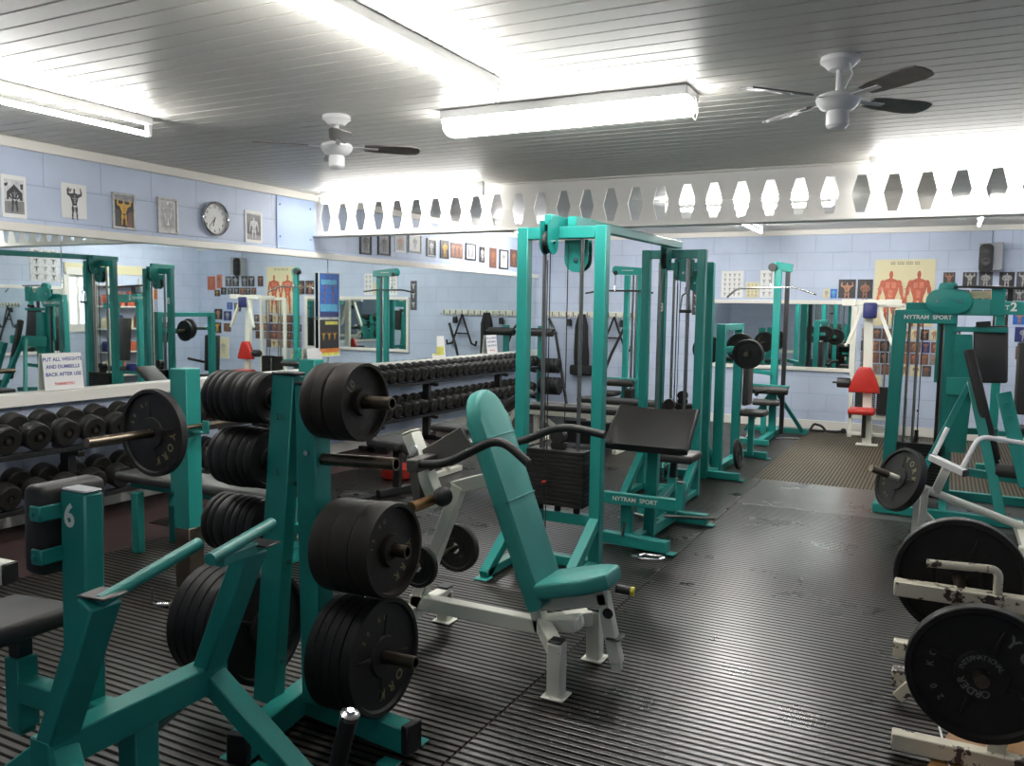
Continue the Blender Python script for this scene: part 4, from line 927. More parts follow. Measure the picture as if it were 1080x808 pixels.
# ================================================================== DUMBBELLS AND RACKS
def dumbbell_proto(r, hl, L, kind):
    t = bpy.data.objects.new('dumbbell', None); COL.objects.link(t)
    b = MB(); b.cyl((-L/2-.004,0,0),(L/2+.004,0,0),.0155,seg=12); 
    b.build('handle','barsteel',t)
    for s_ in (-1,1):
        b = MB(); x0 = s_*(L/2-hl)
        if kind == 'disc':
            b.lathe([(.016,0),(r*.9,0),(r,.010),(r,hl*.36),(r*.93,hl*.42),(r*.93,hl*.48),(r*.98,hl*.55),(r*.98,hl*.88),(r*.9,hl*.95),(r*.45,hl*.95),(r*.40,hl*.80),(r*.22,hl*.80),(r*.2,hl),(0,hl)],(x0,0,0),X*s_,28)
        else:
            b.lathe([(.016,0),(r*.88,0),(r,.012),(r,hl*.82),(r*.86,hl),(r*.3,hl),(r*.27,hl*.92),(0,hl*.92)],(x0,0,0),X*s_,22)
        b.build('weight_head','iron',t)
    return t
def copy_tree(src, parent=None):
    c = src.copy(); COL.objects.link(c)
    if parent is not None: c.parent = parent
    for ch in src.children: copy_tree(ch, c)
    return c
protos = {'big': dumbbell_proto(.092,.105,.34,'disc'), 'mid': dumbbell_proto(.085,.11,.34,'round'), 'top': dumbbell_proto(.0735,.10,.31,'round'), 'low': dumbbell_proto(.080,.11,.34,'round')}
used = set()
def dumbbell(kind, x, y, z, label, group):
    p = protos[kind]
    o = p if kind not in used else copy_tree(p)
    used.add(kind); o.location = (x,y,z); o.rotation_euler = (random.uniform(0,6.2) if kind=='big' else 0, random.choice((-.03,.0,.03))*0, 0)
    o.rotation_euler = (0,.197,random.uniform(-.015,.015))
    tag(o, label, 'dumbbell', group)
def rack(name, y0, y1, tiers, posts, label):
    t = thing(name, label, 'dumbbell rack', (WL+.28,(y0+y1)/2,0))
    for z in tiers:
        for x,dz in ((WL+.17,.022),(WL+.39,-.022)):
            MB().beam((x,y0,z+dz),(x,y1,z+dz),.06,.035).build('tray_rail','blackmetal',t)
    for yy in posts:
        b = MB(); b.beam((WL+.28,yy,0),(WL+.28,yy,tiers[0]-.02),.09,.06,up=Y); b.build('post','blackmetal',t)
        for z in tiers: MB().beam((WL+.14,yy,z-.018),(WL+.43,yy,z-.066),.05,.04).build('tray_bracket','blackmetal',t)
        MB().beam((WL+.12,yy,.03),(WL+.50,yy,.03),.06,.05).build('foot','blackmetal',t)
    return t
DX = WL+.28
rack('dumbbell_rack',2.45,5.35,(.575,.215),(2.7225,3.7475,5.1825),'low black dumbbell rack below the weights notice')
rack('dumbbell_rack',5.62,11.12,(.715,.335),(5.829,7.253,8.321,10.101,10.991),'long black dumbbell rack below the mirrors at the far end')
n = 0; y = 2.62
while y < 5.25:
    n += 1; dumbbell('big',DX,y,.575+.0175+.103,'disc-ended dumbbell, %s from the doorway end, low rack top tier'%ordw(n),'dumbbells on the low rack'); y += .205
n = 0; y = 2.62
while y < 5.25:
    n += 1; dumbbell('mid',DX,y,.215+.0175+.096,'black dumbbell, %s from the doorway end, low rack bottom tier'%ordw(n),'dumbbells on the low rack'); y += .205
n = 0; y = 5.72
while y < 11.05:
    n += 1; dumbbell('top',DX,y,.715+.0175+.0845,'black dumbbell, %s from the clock end, long rack top tier'%ordw(n),'dumbbells on the long rack'); y += .156
n = 0; y = 5.74
while y < 11.05:
    n += 1; dumbbell('low',DX,y,.335+.0175+.091,'black dumbbell, %s from the clock end, long rack bottom tier'%ordw(n),'dumbbells on the long rack'); y += .178

# ================================================================== BENCHES AT THE END WALL
def flat_bench(x0, x1, y, label, foot=True):
    t = thing('flat_bench', label, 'bench', ((x0+x1)/2,y,0), 'cream flat benches by the end wall')
    MB().pad((x0,y,.435),(x1,y,.435),.28,.065,r=.02).build('pad','vinyl',t)
    MB().beam((x0+.02,y-.10,.375),(x1-.02,y-.10,.375),.04,.06).beam((x0+.02,y+.10,.375),(x1-.02,y+.10,.375),.04,.06).build('frame','white',t)
    for xx in (x0+.12,x1-.10):
        b = MB(); b.beam((xx,y,.03),(xx,y,.37),.055,.055,up=Y).beam((xx,y-.30,.03),(xx,y+.30,.03),.055,.05); b.build('leg','white',t)
    MB().beam((x0+.15,y,.35),(x0+.55,y,.06),.04,.05).build('brace','white',t)
    b = MB(); b.bb((x0+.5,y-.06,.05),(x1-.25,y+.06,.30)); b.build('foot_box','blackmetal',t)
    return t
flat_bench(-4.27,-2.98,8.75,'cream framed flat bench with black pad seen behind the front cable column')
flat_bench(-4.02,-2.95,9.75,'second cream framed bench, nearer the hook rail on the end wall')
t = thing('incline_bench','black padded incline bench with cream frame beside the long dumbbell rack','bench',(-3.45,6.6,0))
MB().pad((-3.72,6.6,.47),(-3.22,6.6,.82),.26,.06,r=.02).build('back_pad','vinyl',t)
MB().pad((-4.15,6.6,.45),(-3.76,6.6,.44),.26,.06,r=.02).build('seat_pad','vinyl',t)
b = MB(); b.beam((-4.15,6.6,.385),(-3.45,6.6,.385),.05,.06).beam((-3.5,6.6,.40),(-3.30,6.6,.70),.04,.04); b.build('frame','white',t)
for xx in (-4.05,-3.48): MB().beam((xx,6.6,.03),(xx,6.6,.36),.055,.055,up=Y).beam((xx,6.35,.03),(xx,6.85,.03),.055,.05).build('leg','white',t)
t = thing('black_bench','small black bench with a square T-foot beside the plate tree discs','bench',(-3.95,5.7,0))
MB().pad((-4.20,5.75,.43),(-3.82,5.65,.43),.28,.07,r=.02).build('pad','vinyl_grey',t)
b = MB(); b.beam((-3.97,5.70,.04),(-3.97,5.70,.40),.06,.06,up=Y).beam((-4.02,5.50,.035),(-3.90,5.92,.035),.06,.06).beam((-4.2,5.75,.385),(-3.85,5.66,.385),.05,.04); b.build('stand','blackmetal',t)
MB().pad((-3.80,5.655,.44),(-3.68,5.63,.37),.26,.07,r=.02).build('roll_pad','vinyl',t)
one(MB().lathe([(0,0),(.13,0),(.15,.02),(.15,.10),(.13,.12),(0,.12)],(-4.35,6.25,.0)),'sandbag','red','round red bag on the floor before the long dumbbell rack','bag')
plate((-4.18,5.42,.014),Z,.15,.025,'flat black disc lying on the floor by the small black bench','plain',0,'','iron')
# corner stand with rollers and discs
t = thing('corner_stand','teal stand stacked with black rollers in the corner by the mirrors','exercise machine',(-5.2,11.4,0))
MB().beam((-5.36,11.40,.02),(-5.36,11.40,1.30),.08,.07,up=Y).build('upright','teal',t)
b = MB(); b.beam((-5.5,11.40,.035),(-5.05,11.40,.035),.06,.06).beam((-5.25,11.22,.035),(-5.25,11.55,.035),.06,.06); b.build('base','teal',t)
for z,r,x0,x1 in ((1.205,.06,-5.55,-5.08),(.72,.11,-5.30,-5.00),(.42,.13,-5.30,-4.98)):
    b = MB(); n_ = 1 if r < .1 else 5
    for i in range(n_):
        a = x0+(x1-x0)*i/n_; c = x0+(x1-x0)*(i+.92)/n_
        b.lathe([(0,0),(r*.9,0),(r,.012),(r,c-a-.012),(r*.9,c-a),(0,c-a)],(a,11.30,z),X,20)
    b.cyl((x0-.05,11.30,z),(x1+.03,11.30,z),.014).beam((-5.34,11.38,z),(-5.34,11.31,z),.04,.04); b.build('roller','rubber',t)

# ================================================================== HOOK RAIL AND WHAT HANGS FROM IT
t = thing('hook_rail','cream hook rail with clips along the blue end wall','hook rail',(-4.75,WB-.02,1.43))
MB().bb((-5.55,WB-.024,1.43),(-3.95,WB-.002,1.52)).build('rail_board','white',t)
b = MB()
for i in range(14): b.box((-5.48+i*.115,WB-.032,1.475),(.006,.02,.075)).cyl((-5.44+i*.115,WB-.026,1.45),(-5.44+i*.115,WB-.06,1.455),.005,seg=6)
b.build('hook','blackmetal',t)
for x,l in ((-5.07,'small black hanging cable block with ring, beside the rope'),(-4.22,'small black hanging cable block with ring, beside the harness')):
    t = thing('cable_block',l,'cable attachment',(x,WB-.06,1.30))
    MB().bb((x-.04,WB-.085,1.30),(x+.04,WB-.035,1.405),bev=.01).build('block','blackmetal',t)
    MB().tube([(x+.03*cos(a),WB-.055,1.43+.03*sin(a)) for a in [2*pi*k/12 for k in range(13)]],.005,6).build('ring','chrome',t)
t = thing('triceps_rope','thick black rope attachment with knotted ends on the hook rail','cable attachment',(-4.84,WB-.08,.62))
for dx,ph in ((-.06,0),(.06,1)): MB().tube([(-4.84,WB-.12,1.47),(-4.84+dx*.8,WB-.12,1.30),(-4.84+dx+.01*sin(3+ph),WB-.11,1.05),(-4.84+dx*1.1,WB-.10,.86),(-4.84+dx,WB-.09,.72)],.055,10).build('rope_strand','rope',t)
MB().pad((-5.02,WB-.08,.64),(-4.66,WB-.08,.64),.12,.15,r=.03).build('rope_ends','rope',t)
t = thing('ab_harness','black A-shaped strap harness hanging on the hook rail','cable attachment',(-4.36,WB-.06,.9))
b = MB(); b.tube([(-4.35,WB-.055,1.45),(-4.46,WB-.06,1.16),(-4.53,WB-.06,.98)],.016,8).tube([(-4.35,WB-.055,1.45),(-4.24,WB-.06,1.16),(-4.17,WB-.06,.98)],.016,8).tube([(-4.47,WB-.06,1.14),(-4.23,WB-.06,1.14)],.014,8).tube([(-4.53,WB-.06,.98),(-4.61,WB-.07,.95),(-4.63,WB-.07,1.02)],.018,8).tube([(-4.17,WB-.06,.98),(-4.08,WB-.07,.96),(-4.07,WB-.07,1.03)],.018,8); b.build('straps','rope',t)
one(MB().tube([(-5.42,WB-.03,1.40),(-5.28,WB-.09,1.2),(-4.96,WB-.30,.03)],.022,10),'steel_pole','blackmetal','dark pole leaning on the end wall on the mirror corner side of the rope','pole')
one(MB().tube([(-4.16,WB-.14,1.30),(-4.33,WB-.20,.9),(-4.62,WB-.30,.03)],.022,10),'steel_pole','blackmetal','dark pole leaning on the end wall under the A-shaped harness','pole')
one(MB().cyl((-5.15,WB-.26,.72),(-4.98,WB-.26,.715),.010),'chrome_peg','chrome','thin chrome bar resting across the leaning pole in the corner','bar') if False else None
# clip on the floor, chrome clips
t = thing('floor_strap','black looped strap lying on the floor against the end wall','strap',(-1.33,11.55,0))
b = MB(); b.tube([(-1.50,11.56,.02),(-1.46,11.60,.10),(-1.36,11.58,.08),(-1.30,11.55,.02),(-1.40,11.52,.015),(-1.50,11.56,.02)],.016,8,fillet=.03); b.build('loop','rope',t)
MB().tube([(-1.30,11.55,.02),(-1.18,11.55,.02),(-1.10,11.56,.03)],.018,8).ball((-1.09,11.56,.04),.035).build('tail','rope',t)
t = one(MB().tube([(-1.77,10.56,.012),(-1.70,10.66,.012),(-1.60,10.70,.012),(-1.52,10.74,.012)],.010,8,fillet=.03),'short_bar','chrome','short chrome bar on the floor beside the lat pulldown base','bar')
t = thing('stirrup_handle','small chrome stirrup handle standing on the mat by the spotter step','cable handle',(-3.47,2.93,0))
MB().tube([(-3.53,2.90,.10),(-3.535,2.90,.02),(-3.50,2.91,.012),(-3.42,2.95,.012),(-3.40,2.97,.02),(-3.395,2.97,.10)],.006,8,fillet=.01).build('stirrup','chrome',t)
MB().cyl((-3.51,2.91,.014),(-3.41,2.955,.014),.013).build('grip','chrome',t)

# ================================================================== WALL PICTURES
def ell(cx, cy, rx, ry, t=0., n=12):
    return [(cx+rx*cos(a)*cos(t)-ry*sin(a)*sin(t), cy+rx*cos(a)*sin(t)+ry*sin(a)*cos(t)) for a in [2*pi*k/n for k in range(n)]]
def figure(pose):
    """generic posing body outline pieces in a unit box, x in -.5...5, y 0..1"""
    P = [ell(0,.915,.050,.068), [(-.045,.80),(.045,.80),(.035,.88),(-.035,.88)],
         [(-.215,.76),(-.19,.64),(-.13,.52),(-.115,.45),(.115,.45),(.13,.52),(.19,.64),(.215,.76),(.15,.82),(.05,.845),(-.05,.845),(-.15,.82)]]
    for s_ in (-1,1):
        P += [ell(s_*.085,.34,.072,.15,s_*.08), ell(s_*.115,.13,.045,.11,s_*.05), [(s_*.08,.03),(s_*.08,.0),(s_*.18,.0),(s_*.15,.04)], ell(s_*.205,.755,.068,.065)]
        if pose == 'flex': P += [ell(s_*.30,.785,.095,.050,s_*.15), ell(s_*.345,.88,.042,.095,s_*.25), ell(s_*.315,.975,.035,.035)]
        elif pose == 'hang': P += [ell(s_*.265,.64,.050,.115,s_*.18), ell(s_*.31,.46,.040,.115,s_*.12), ell(s_*.33,.34,.032,.04)]
        else: P += [ell(s_*.28,.66,.052,.115,s_*.35), ell(s_*.225,.53,.040,.11,-s_*.85), ell(s_*.14,.47,.03,.03)]
    return P
def figure_lines():
    L = [[(-.008,.50),(.008,.50),(.008,.76),(-.008,.76)],[(-.13,.665),(-.02,.645),(-.02,.655),(-.13,.68)],[(.13,.68),(.02,.655),(.02,.645),(.13,.665)],[(-.115,.44),(.115,.44),(.07,.395),(-.07,.395)]]
    return L + [[(-.06,y),(.06,y),(.06,y+.007),(-.06,y+.007)] for y in (.54,.60)]
def area(pg): return sum(a[0]*b[1]-b[0]*a[1] for a,b in zip(pg, pg[1:]+pg[:1]))/2
def photo(c, u, w, h, label, bg, fig, frame=None, fw_=.016, mat_=None, pose='flex', name='photo', group=None, figs=1, fs=.82, dy=0., extra=None, tilt=0., back=None):
    c, u = V(c), V(u); n = u.cross(Z); v = Z
    if tilt: u, v = u*cos(tilt)+Z*sin(tilt), Z*cos(tilt)-u*sin(tilt)
    t = thing(name, label, 'picture', c+n*.001-Z*h/2, group)
    R3 = Matrix((u,v,n)).transposed()
    W_, H_ = w, h
    if frame:
        b = MB()
        for a,s in (((0,h/2-fw_/2),(w,fw_)),((0,-h/2+fw_/2),(w,fw_)),((-w/2+fw_/2,0),(fw_,h-2*fw_)),((w/2-fw_/2,0),(fw_,h-2*fw_))):
            b.box(c+u*a[0]+v*a[1]+n*.010,(s[0],s[1],.018),R=R3,bev=.002)
        b.build('picture_frame',frame,t); W_, H_ = w-2*fw_, h-2*fw_
    b = MB(); b.box(c+n*.005,(W_,H_,.008),R=R3,bev=0)
    q = .0095
    mats = [mat_ or bg]
    if mat_:
        k = .80; b.m(1); mats.append(bg); W2, H2 = W_*k, H_*k
        b.poly([c+u*a*W2/2+v*e*H2/2+n*q for a,e in ((-1,-1),(1,-1),(1,1),(-1,1))]); W_, H_ = W2, H2; q += .0004
    li = len(mats)-1
    if back: back(b, mats, c, u, v, n, W_, H_, q+.0002)
    b.m(len(mats)); mats.append(fig); fi = len(mats)-1; q += .0008 if back else 0
    for k in range(figs):
        ox = (k-(figs-1)/2)*W_/figs
        sx = min(W_/figs*.95, H_*fs*.9)
        for j,pg in enumerate(figure(pose)):
            pts = [c+u*(ox+x*sx)+v*((y-.5)*H_*fs+dy*H_)+n*(q+.0002*(j+1)) for x,y in (pg if area(pg) > 0 else pg[::-1])]
            b.poly(pts)
        if fs > .01 and W_ > .06:
            b.m(li)
            for pg in figure_lines(): b.poly([c+u*(ox+x*sx)+v*((y-.5)*H_*fs+dy*H_)+n*(q+.0052) for x,y in (pg if area(pg) > 0 else pg[::-1])])
            b.m(fi)
    if extra: extra(b, mats, c, u, v, n, W_, H_, q+.002)
    b.build('print',mats,t); return t
f = flat
f('bw_dark',(.06,.06,.065)); f('bw_light',(.62,.62,.63)); f('bw_mid',(.26,.26,.27)); f('skin',(.42,.20,.11)); f('skin2',(.30,.13,.07)); f('dk',(.02,.018,.02)); f('brownbg',(.16,.08,.06)); f('silver',(.5,.5,.49),.25); f('bluebg',(.02,.03,.14)); f('yellowfig',(.65,.36,.05)); f('bluebright',(.02,.13,.50)); f('orange',(.75,.20,.03)); f('cyan',(.10,.45,.72)); f('redfig',(.45,.10,.05)); f('pinkred',(.60,.20,.12)); f('greyprint',(.38,.37,.36)); f('pale',(.42,.40,.38))
def bgpolys(spec):
    def g(b, mats, c, u, v, n, W_, H_, q):
        for k,(m_,pts) in enumerate(spec):
            if m_ not in mats: mats.append(m_)
            b.m(mats.index(m_)); pts = pts if area(pts) > 0 else pts[::-1]
            b.poly([c+u*(x-.5)*W_+v*(y-.5)*H_+n*(q+.0001*k) for x,y in pts])
    return g
BACKS = {
 0: bgpolys([('bw_mid',[(0,0),(1,0),(1,.38),(0,.34)]),('bw_dark',[(.12,.62),(.5,.86),(.92,.62),(.92,.40),(.80,.40),(.62,.66),(.36,.66),(.2,.40),(.12,.40)]),('bw_dark',[(.80,.88),(.97,.90),(.95,.74),(.84,.72)]),('bw_dark',[(0,.86),(.2,.90),(.16,.80),(.02,.78)])]),
 1: bgpolys([('bw_mid',[(.12,.92),(.4,.95),(.34,.82),(.14,.80)])]),
 2: bgpolys([('bw_dark',[(0,0),(.34,0),(.3,.5),(0,.6)]),('brownbg',[(.66,0),(1,0),(1,.55),(.72,.45)]),('bw_mid',[(0,.85),(1,.8),(1,1),(0,1)])]),
 3: bgpolys([('greyprint',[(.1,.1),(.9,.1),(.9,.9),(.1,.9)]),('bw_light',[(.2,.75),(.8,.75),(.62,.2),(.4,.2)]),('paper',[(.42,.2),(.56,.2),(.54,.95),(.46,.95)])]),
 4: bgpolys([('bw_dark',[(0,.2),(1,.15),(1,.95),(0,1)]),('bw_mid',[(0,0),(1,0),(1,.18),(0,.22)])])}
def LP(y0, z0, y1, z1): return (WL+.0, (y0+y1)/2, (z0+z1)/2), y1-y0, z0-z1
up_pics = [((3.519,2.397,3.69,2.112),'black and white pose photo with white border, first beyond the doorway side','bw_light','bw_dark',None,'paper','arms'),
 ((3.95,2.40,4.147,2.155),'black and white flexing photo with white border above the weights notice','paper','bw_dark',None,'paper','flex'),
 ((4.36,2.385,4.563,2.112),'colour pose photo in a grey frame between a pale photo and a silver one','dk','yellowfig','silver',None,'flex'),
 ((4.775,2.40,4.974,2.115),'shiny silver faded photo beside the round clock','silver','greyprint','silver',None,'hang'),
 ((5.725,2.40,5.939,2.112),'black and white standing pose photo just past the round clock','bw_mid','bw_light',None,'paper','hang')]
for ui,(r,l,bg,fg,fr,mt_,ps) in enumerate(up_pics):
    c,w,h = LP(*r); photo(c,Y,w,h,l,f(bg,()) if bg not in M else bg,fg,fr,.018,mt_,ps,group='photos on the clock wall',back=BACKS[ui],fs=1.15 if ui == 1 else .82,dy=-.1 if ui == 1 else -.03)
row = [((7.403,2.36,7.605,2.114),'dark grey photo under the beam, closest to the beam end','bw_mid','bw_dark','bw_dark',None,'arms'),
 ((7.727,2.37,7.962,2.126),'dark grey photo under the beam, second along','bw_mid','bw_dark','bw_dark',None,'hang'),
 ((8.054,2.40,8.265,2.178),'pale brown photo under the beam, third along','greyprint','skin',None,'paper','hang'),
 ((8.322,2.413,8.60,2.195),'bright silvery photo under the beam, fourth along','paper','greyprint','silver',None,'arms'),
 ((8.72,2.389,8.925,2.170),'grey photo in a pale frame under the beam, fifth along','bw_dark','bw_light','silver',None,'arms'),
 ((9.032,2.392,9.24,2.165),'dark colour photo of a bronzed pose, sixth along the clock wall row','dk','yellowfig',None,None,'arms'),
 ((9.29,2.38,9.58,2.190),'colour photo of three bronzed poses on the clock wall row','brownbg','skin',None,None,'flex'),
 ((9.65,2.402,9.921,2.184),'small photo with wide white mount in a black frame','bw_mid','bw_light','cap','paper','arms'),
 ((10.03,2.38,10.175,2.170),'narrow dark photo beside the white mounted one','dk','bw_light',None,None,'hang'),
 ((10.32,2.388,10.515,2.112),'dark red-brown photo before the black framed certificate','brownbg','skin2',None,None,'hang'),
 ((10.60,2.382,10.862,2.110),'white photo in a black frame, second from the end wall corner','paper','bw_mid','cap',None,'hang'),
 ((10.945,2.406,11.164,2.155),'red-brown photo, closest to the end wall corner','brownbg','skin',None,None,'hang')]
for k,(r,l,bg,fg,fr,mt_,ps) in enumerate(row):
    c,w,h = LP(*r); photo(c,Y,w,h,l,bg,fg,fr,.02,mt_,ps,group='photos on the clock wall',figs=3 if 'three' in l else 1)
# clock
cy, cz, cr = 5.365, 2.283, .147
t = thing('wall_clock','round white wall clock with a silver rim above the mirrors','clock',(WL,cy,cz-cr))
MB().lathe([(cr*.86,.012),(cr*.88,.036),(cr*.95,.042),(cr,.034),(cr,.001),(0,.001)],(WL,cy,cz),X,40).build('clock_rim','chrome',t)
b = MB(); b.lathe([(0,.012),(cr*.87,.012)],(WL,cy,cz),X,40); b.m(1)
for k in range(12):
    a = pi/2-k*pi/6; b.text(str(k or 12),.032,(WL+.012,cy+cos(a)*cr*.70,cz+sin(a)*cr*.70),Y,Z,bold=.02)
for k in range(60):
    a = k*pi/30; p_ = V((WL+.0125,cy+cos(a)*cr*.83,cz+sin(a)*cr*.83)); b.box(p_,(.0006,.002,.002),bev=0)
b.build('clock_face',['paper','cap'],t)
b = MB(); 
for a,L2,w2 in ((radians(252),.068,.008),(radians(228),.095,.006)): b.beam((WL+.016,cy-cos(a)*.015,cz-sin(a)*.015),(WL+.016,cy+cos(a)*L2,cz+sin(a)*L2),.002,w2,up=X,bev=0) if False else b.prism([(-.015,-w2/2),(L2,-w2/2),(L2,w2/2),(-.015,w2/2)],(WL+.016,cy,cz),V((0,cos(a),sin(a))),V((0,-sin(a),cos(a))),.0015)
b.build('clock_hand','cap',t)
# notices on the ledge
def notice(y, w, h, label, lines, x=WL+.052, tilt=.10, band=None):
    t0 = thing('notice_card',label,'sign',(x,y,.9185))
    u, v = Y, V((-sin(tilt),0,cos(tilt))); n = u.cross(v); o = V((x,y,.9185+.004))
    b = MB(); b.prism([(-w/2,0),(w/2,0),(w/2,h),(-w/2,h)],o,u,v,.004)
    mats = ['paper']
    if band: b.m(1); mats.append(band[0]); b.poly([o+u*a*w*.42+v*e*h+n*.0026 for a,e in ((-1,band[1]),(1,band[1]),(1,band[2]),(-1,band[2]))])
    for s,sz,fy,m_ in lines:
        if m_ not in mats: mats.append(m_)
        b.m(mats.index(m_)); b.text(s,sz,o+v*(fy*h)+n*.0028,u,v,bold=.025,lift=.0004)
    b.build('card',mats,t0)
f('blueink',(.05,.06,.30)); f('redink',(.62,.05,.06)); f('yellowband',(.80,.68,.12))
notice(3.90,.30,.262,'white notice card asking to put all weights and dumbells back',[('PUT ALL WEIGHTS',.036,.83,'blueink'),('AND DUMBELLS',.036,.63,'blueink'),('BACK AFTER USE',.036,.42,'blueink'),('THANKYOU',.028,.16,'redink')])
notice(8.93,.30,.27,'white notice with red writing and a yellow panel on the ledge',[('NOTICE',.045,.86,'redink'),('PLEASE WIPE',.03,.70,'redink')],band=('yellowband',.10,.55)) if False else notice(8.95,.30,.27,'white notice with faint red lines and a yellow panel on the ledge',[],band=('yellowband',.12,.52))
notice(10.35,.30,.255,'white notice with blue lines and a red line, nearer the corner',[('PUT ALL WEIGHTS',.034,.83,'blueink'),('AND DUMBELLS',.034,.63,'blueink'),('BACK AFTER USE',.034,.42,'blueink'),('THANKYOU',.028,.16,'redink')])
notice(6.62,.22,.20,'small white notice behind the teal bench press upright',[],band=('yellowband',.12,.45))
# posters on the mirror
def dots(colors, rows, cols, y0, y1):
    def g(b, mats, c, u, v, n, W_, H_, q):
        for i in range(rows):
            for j in range(cols):
                m_ = colors[(i*cols+j) % len(colors)]
                if m_ not in mats: mats.append(m_)
                b.m(mats.index(m_)); o = c+u*((j+.5)/cols-.5)*W_*.86+v*((y0+(y1-y0)*(i+.5)/rows)-.5)*H_+n*q
                s = min(W_/cols, H_*(y1-y0)/rows)*.42
                for pg in figure('flex'): b.poly([o+u*x*s*1.7+v*(y-.5)*s*1.9 for x,y in (pg if area(pg)>0 else pg[::-1])])
    return g
def bands(spec):
    def g(b, mats, c, u, v, n, W_, H_, q):
        for m_,y0,y1,x0,x1 in spec:
            if m_ not in mats: mats.append(m_)
            b.m(mats.index(m_)); b.poly([c+u*(a-.5)*W_+v*(e-.5)*H_+n*q for a,e in ((x0,y0),(x1,y0),(x1,y1),(x0,y1))])
    return g
def both(*gs):
    def g(b,mats,c,u,v,n,W_,H_,q):
        for k,h_ in enumerate(gs): h_(b,mats,c,u,v,n,W_,H_,q+.0006*k)
    return g
photo((WL+.026,6.852,1.655),Y,.325,.46,'blue event poster on the mirror above the dark yellow one','bluebright','bluebg','paper',.008,None,'flex','poster','posters on the mirror',fs=.0001,extra=both(bands([('cyan',.75,.86,.1,.9),('bluebg',.0,.12,0,1),('cyan',.14,.30,.06,.94)]),dots(['skin','redfig','skin'],3,2,.30,.76)))
photo((WL+.026,6.852,1.225),Y,.325,.385,'dark poster with yellow figures and an orange foot on the mirror','dk','bluebg','paper',.008,None,'flex','poster','posters on the mirror',fs=.0001,extra=both(bands([('yellowband',.86,.95,.3,.95),('orange',.08,.20,0,1),('yellowband',.0,.08,0,1)]),dots(['yellowfig'],1,3,.28,.80)))
# end wall: anatomy board, charts, photos
def BP(x0,z0,x1,z1): return ((x0+x1)/2, WB, (z0+z1)/2), x1-x0, z0-z1
def anat(b, mats, c, u, v, n, W_, H_, q):
    for m_ in ('redfig','pinkred','bw_dark'): mats.append(m_)
    for k,ox in enumerate((-.22,.24)):
        o = c+u*ox*W_-v*.075*H_
        for j,pg in enumerate(figure('hang')):
            b.m(mats.index('redfig')); b.poly([o+u*x*W_*.66+v*(y-.5)*H_*.84+n*(q+.0003*(j+1)) for x,y in (pg if area(pg)>0 else pg[::-1])])
        b.m(mats.index('pinkred'))
        for (x0,y0,x1,y1) in ((-.13,.68,-.02,.78),(.02,.68,.13,.78),(-.05,.50,.05,.64),(-.26,.62,-.23,.70),(.23,.62,.26,.70),(-.09,.24,-.04,.40),(.04,.24,.09,.40),(-.30,.45,-.27,.55),(.27,.45,.30,.55)):
            b.poly([o+u*x*W_*.66+v*(y-.5)*H_*.84+n*(q+.003) for x,y in ((x0,y0),(x1,y0),(x1,y1),(x0,y1))])
        b.m(mats.index('bw_dark'))
        for x_ in (-.36,-.33): 
            for i in range(5): b.poly([o+u*(x_*W_*.6+a*.012)+v*((.3+i*.09-.5)*H_*.84+e*.003)+n*(q+.001) for a,e in ((-1,-1),(1,-1),(1,1),(-1,1))])
    b.m(mats.index('bw_dark')); b.text('THE ANATOMY OF THE MUSCLES',.030,c+v*.46*H_+n*q,u,v,bold=.02).text('SHOWING BACK AND FRONT VIEWS',.018,c+v*.425*H_+n*q,u,v) if False else [b.poly([c+u*(x*.02)+v*(yy*H_)+n*q for x,yy in ((i-.35,y_),(i+.35,y_),(i+.35,y_+.012),(i-.35,y_+.012))]) for i in range(-8,9) for y_ in (.45,.425) if (i*7+int(y_*1000))%5]
c,w,h = BP(-.835,2.245,-.135,1.40); photo(c,X,w,h,'large cream anatomy chart with two red figures, back and front','cream','cream',None,.01,None,'hang','anatomy_chart',fs=.0001,extra=anat)
c,w,h = BP(-1.262,1.995,-1.055,1.75); photo(c,X,w,h,'dark photo of a broad back pose above the framed mirror end','dk','skin',None,.01,None,'flex',group='photos on the end wall',fs=.95,dy=-.12)
c,w,h = BP(-1.031,1.995,-.85,1.75); photo(c,X,w,h,'dark photo beside the anatomy chart and the back pose photo','dk','skin2',None,.01,None,'arms',group='photos on the end wall',fs=.95,dy=-.1)
c,w,h = BP(-1.45,1.87,-1.37,1.75); photo(c,X,w,h,'tiny cream card above the framed mirror','cream','greyprint',None,.01,None,'arms',group='photos on the end wall')
c,w,h = BP(-1.36,1.87,-1.28,1.75); photo(c,X,w,h,'tiny teal-blue photo card above the framed mirror','bluebright','cyan',None,.01,None,'arms',group='photos on the end wall')
for r,l,rw,cl in (((-2.80,2.115,-2.50,1.75),'pale exercise chart on the end wall, widest of three','5','4'),((-2.46,1.96,-2.285,1.75),'small yellowish exercise chart between two paler ones','4','3'),((-2.27,2.12,-2.09,1.75),'narrow pale exercise chart beside the lat pulldown upright','4','2')):
    c,w,h = BP(*r); photo(c,X,w,h,l,'cream' if 'yellow' in l else 'paper','greyprint',None,.01,None,'flex','exercise_chart','exercise charts on the end wall',fs=.0001,extra=dots(['bw_mid','greyprint','bw_mid'],int(rw),int(cl),.03,.93))
c,w,h = BP(-3.20,1.99,-3.08,1.50); photo(c,X,w,h,'black and white strip of pose photos seen inside the cable columns','bw_dark','bw_light',None,.01,None,'flex',group='photos on the end wall',fs=.0001,extra=dots(['bw_light'],3,1,.03,.97))
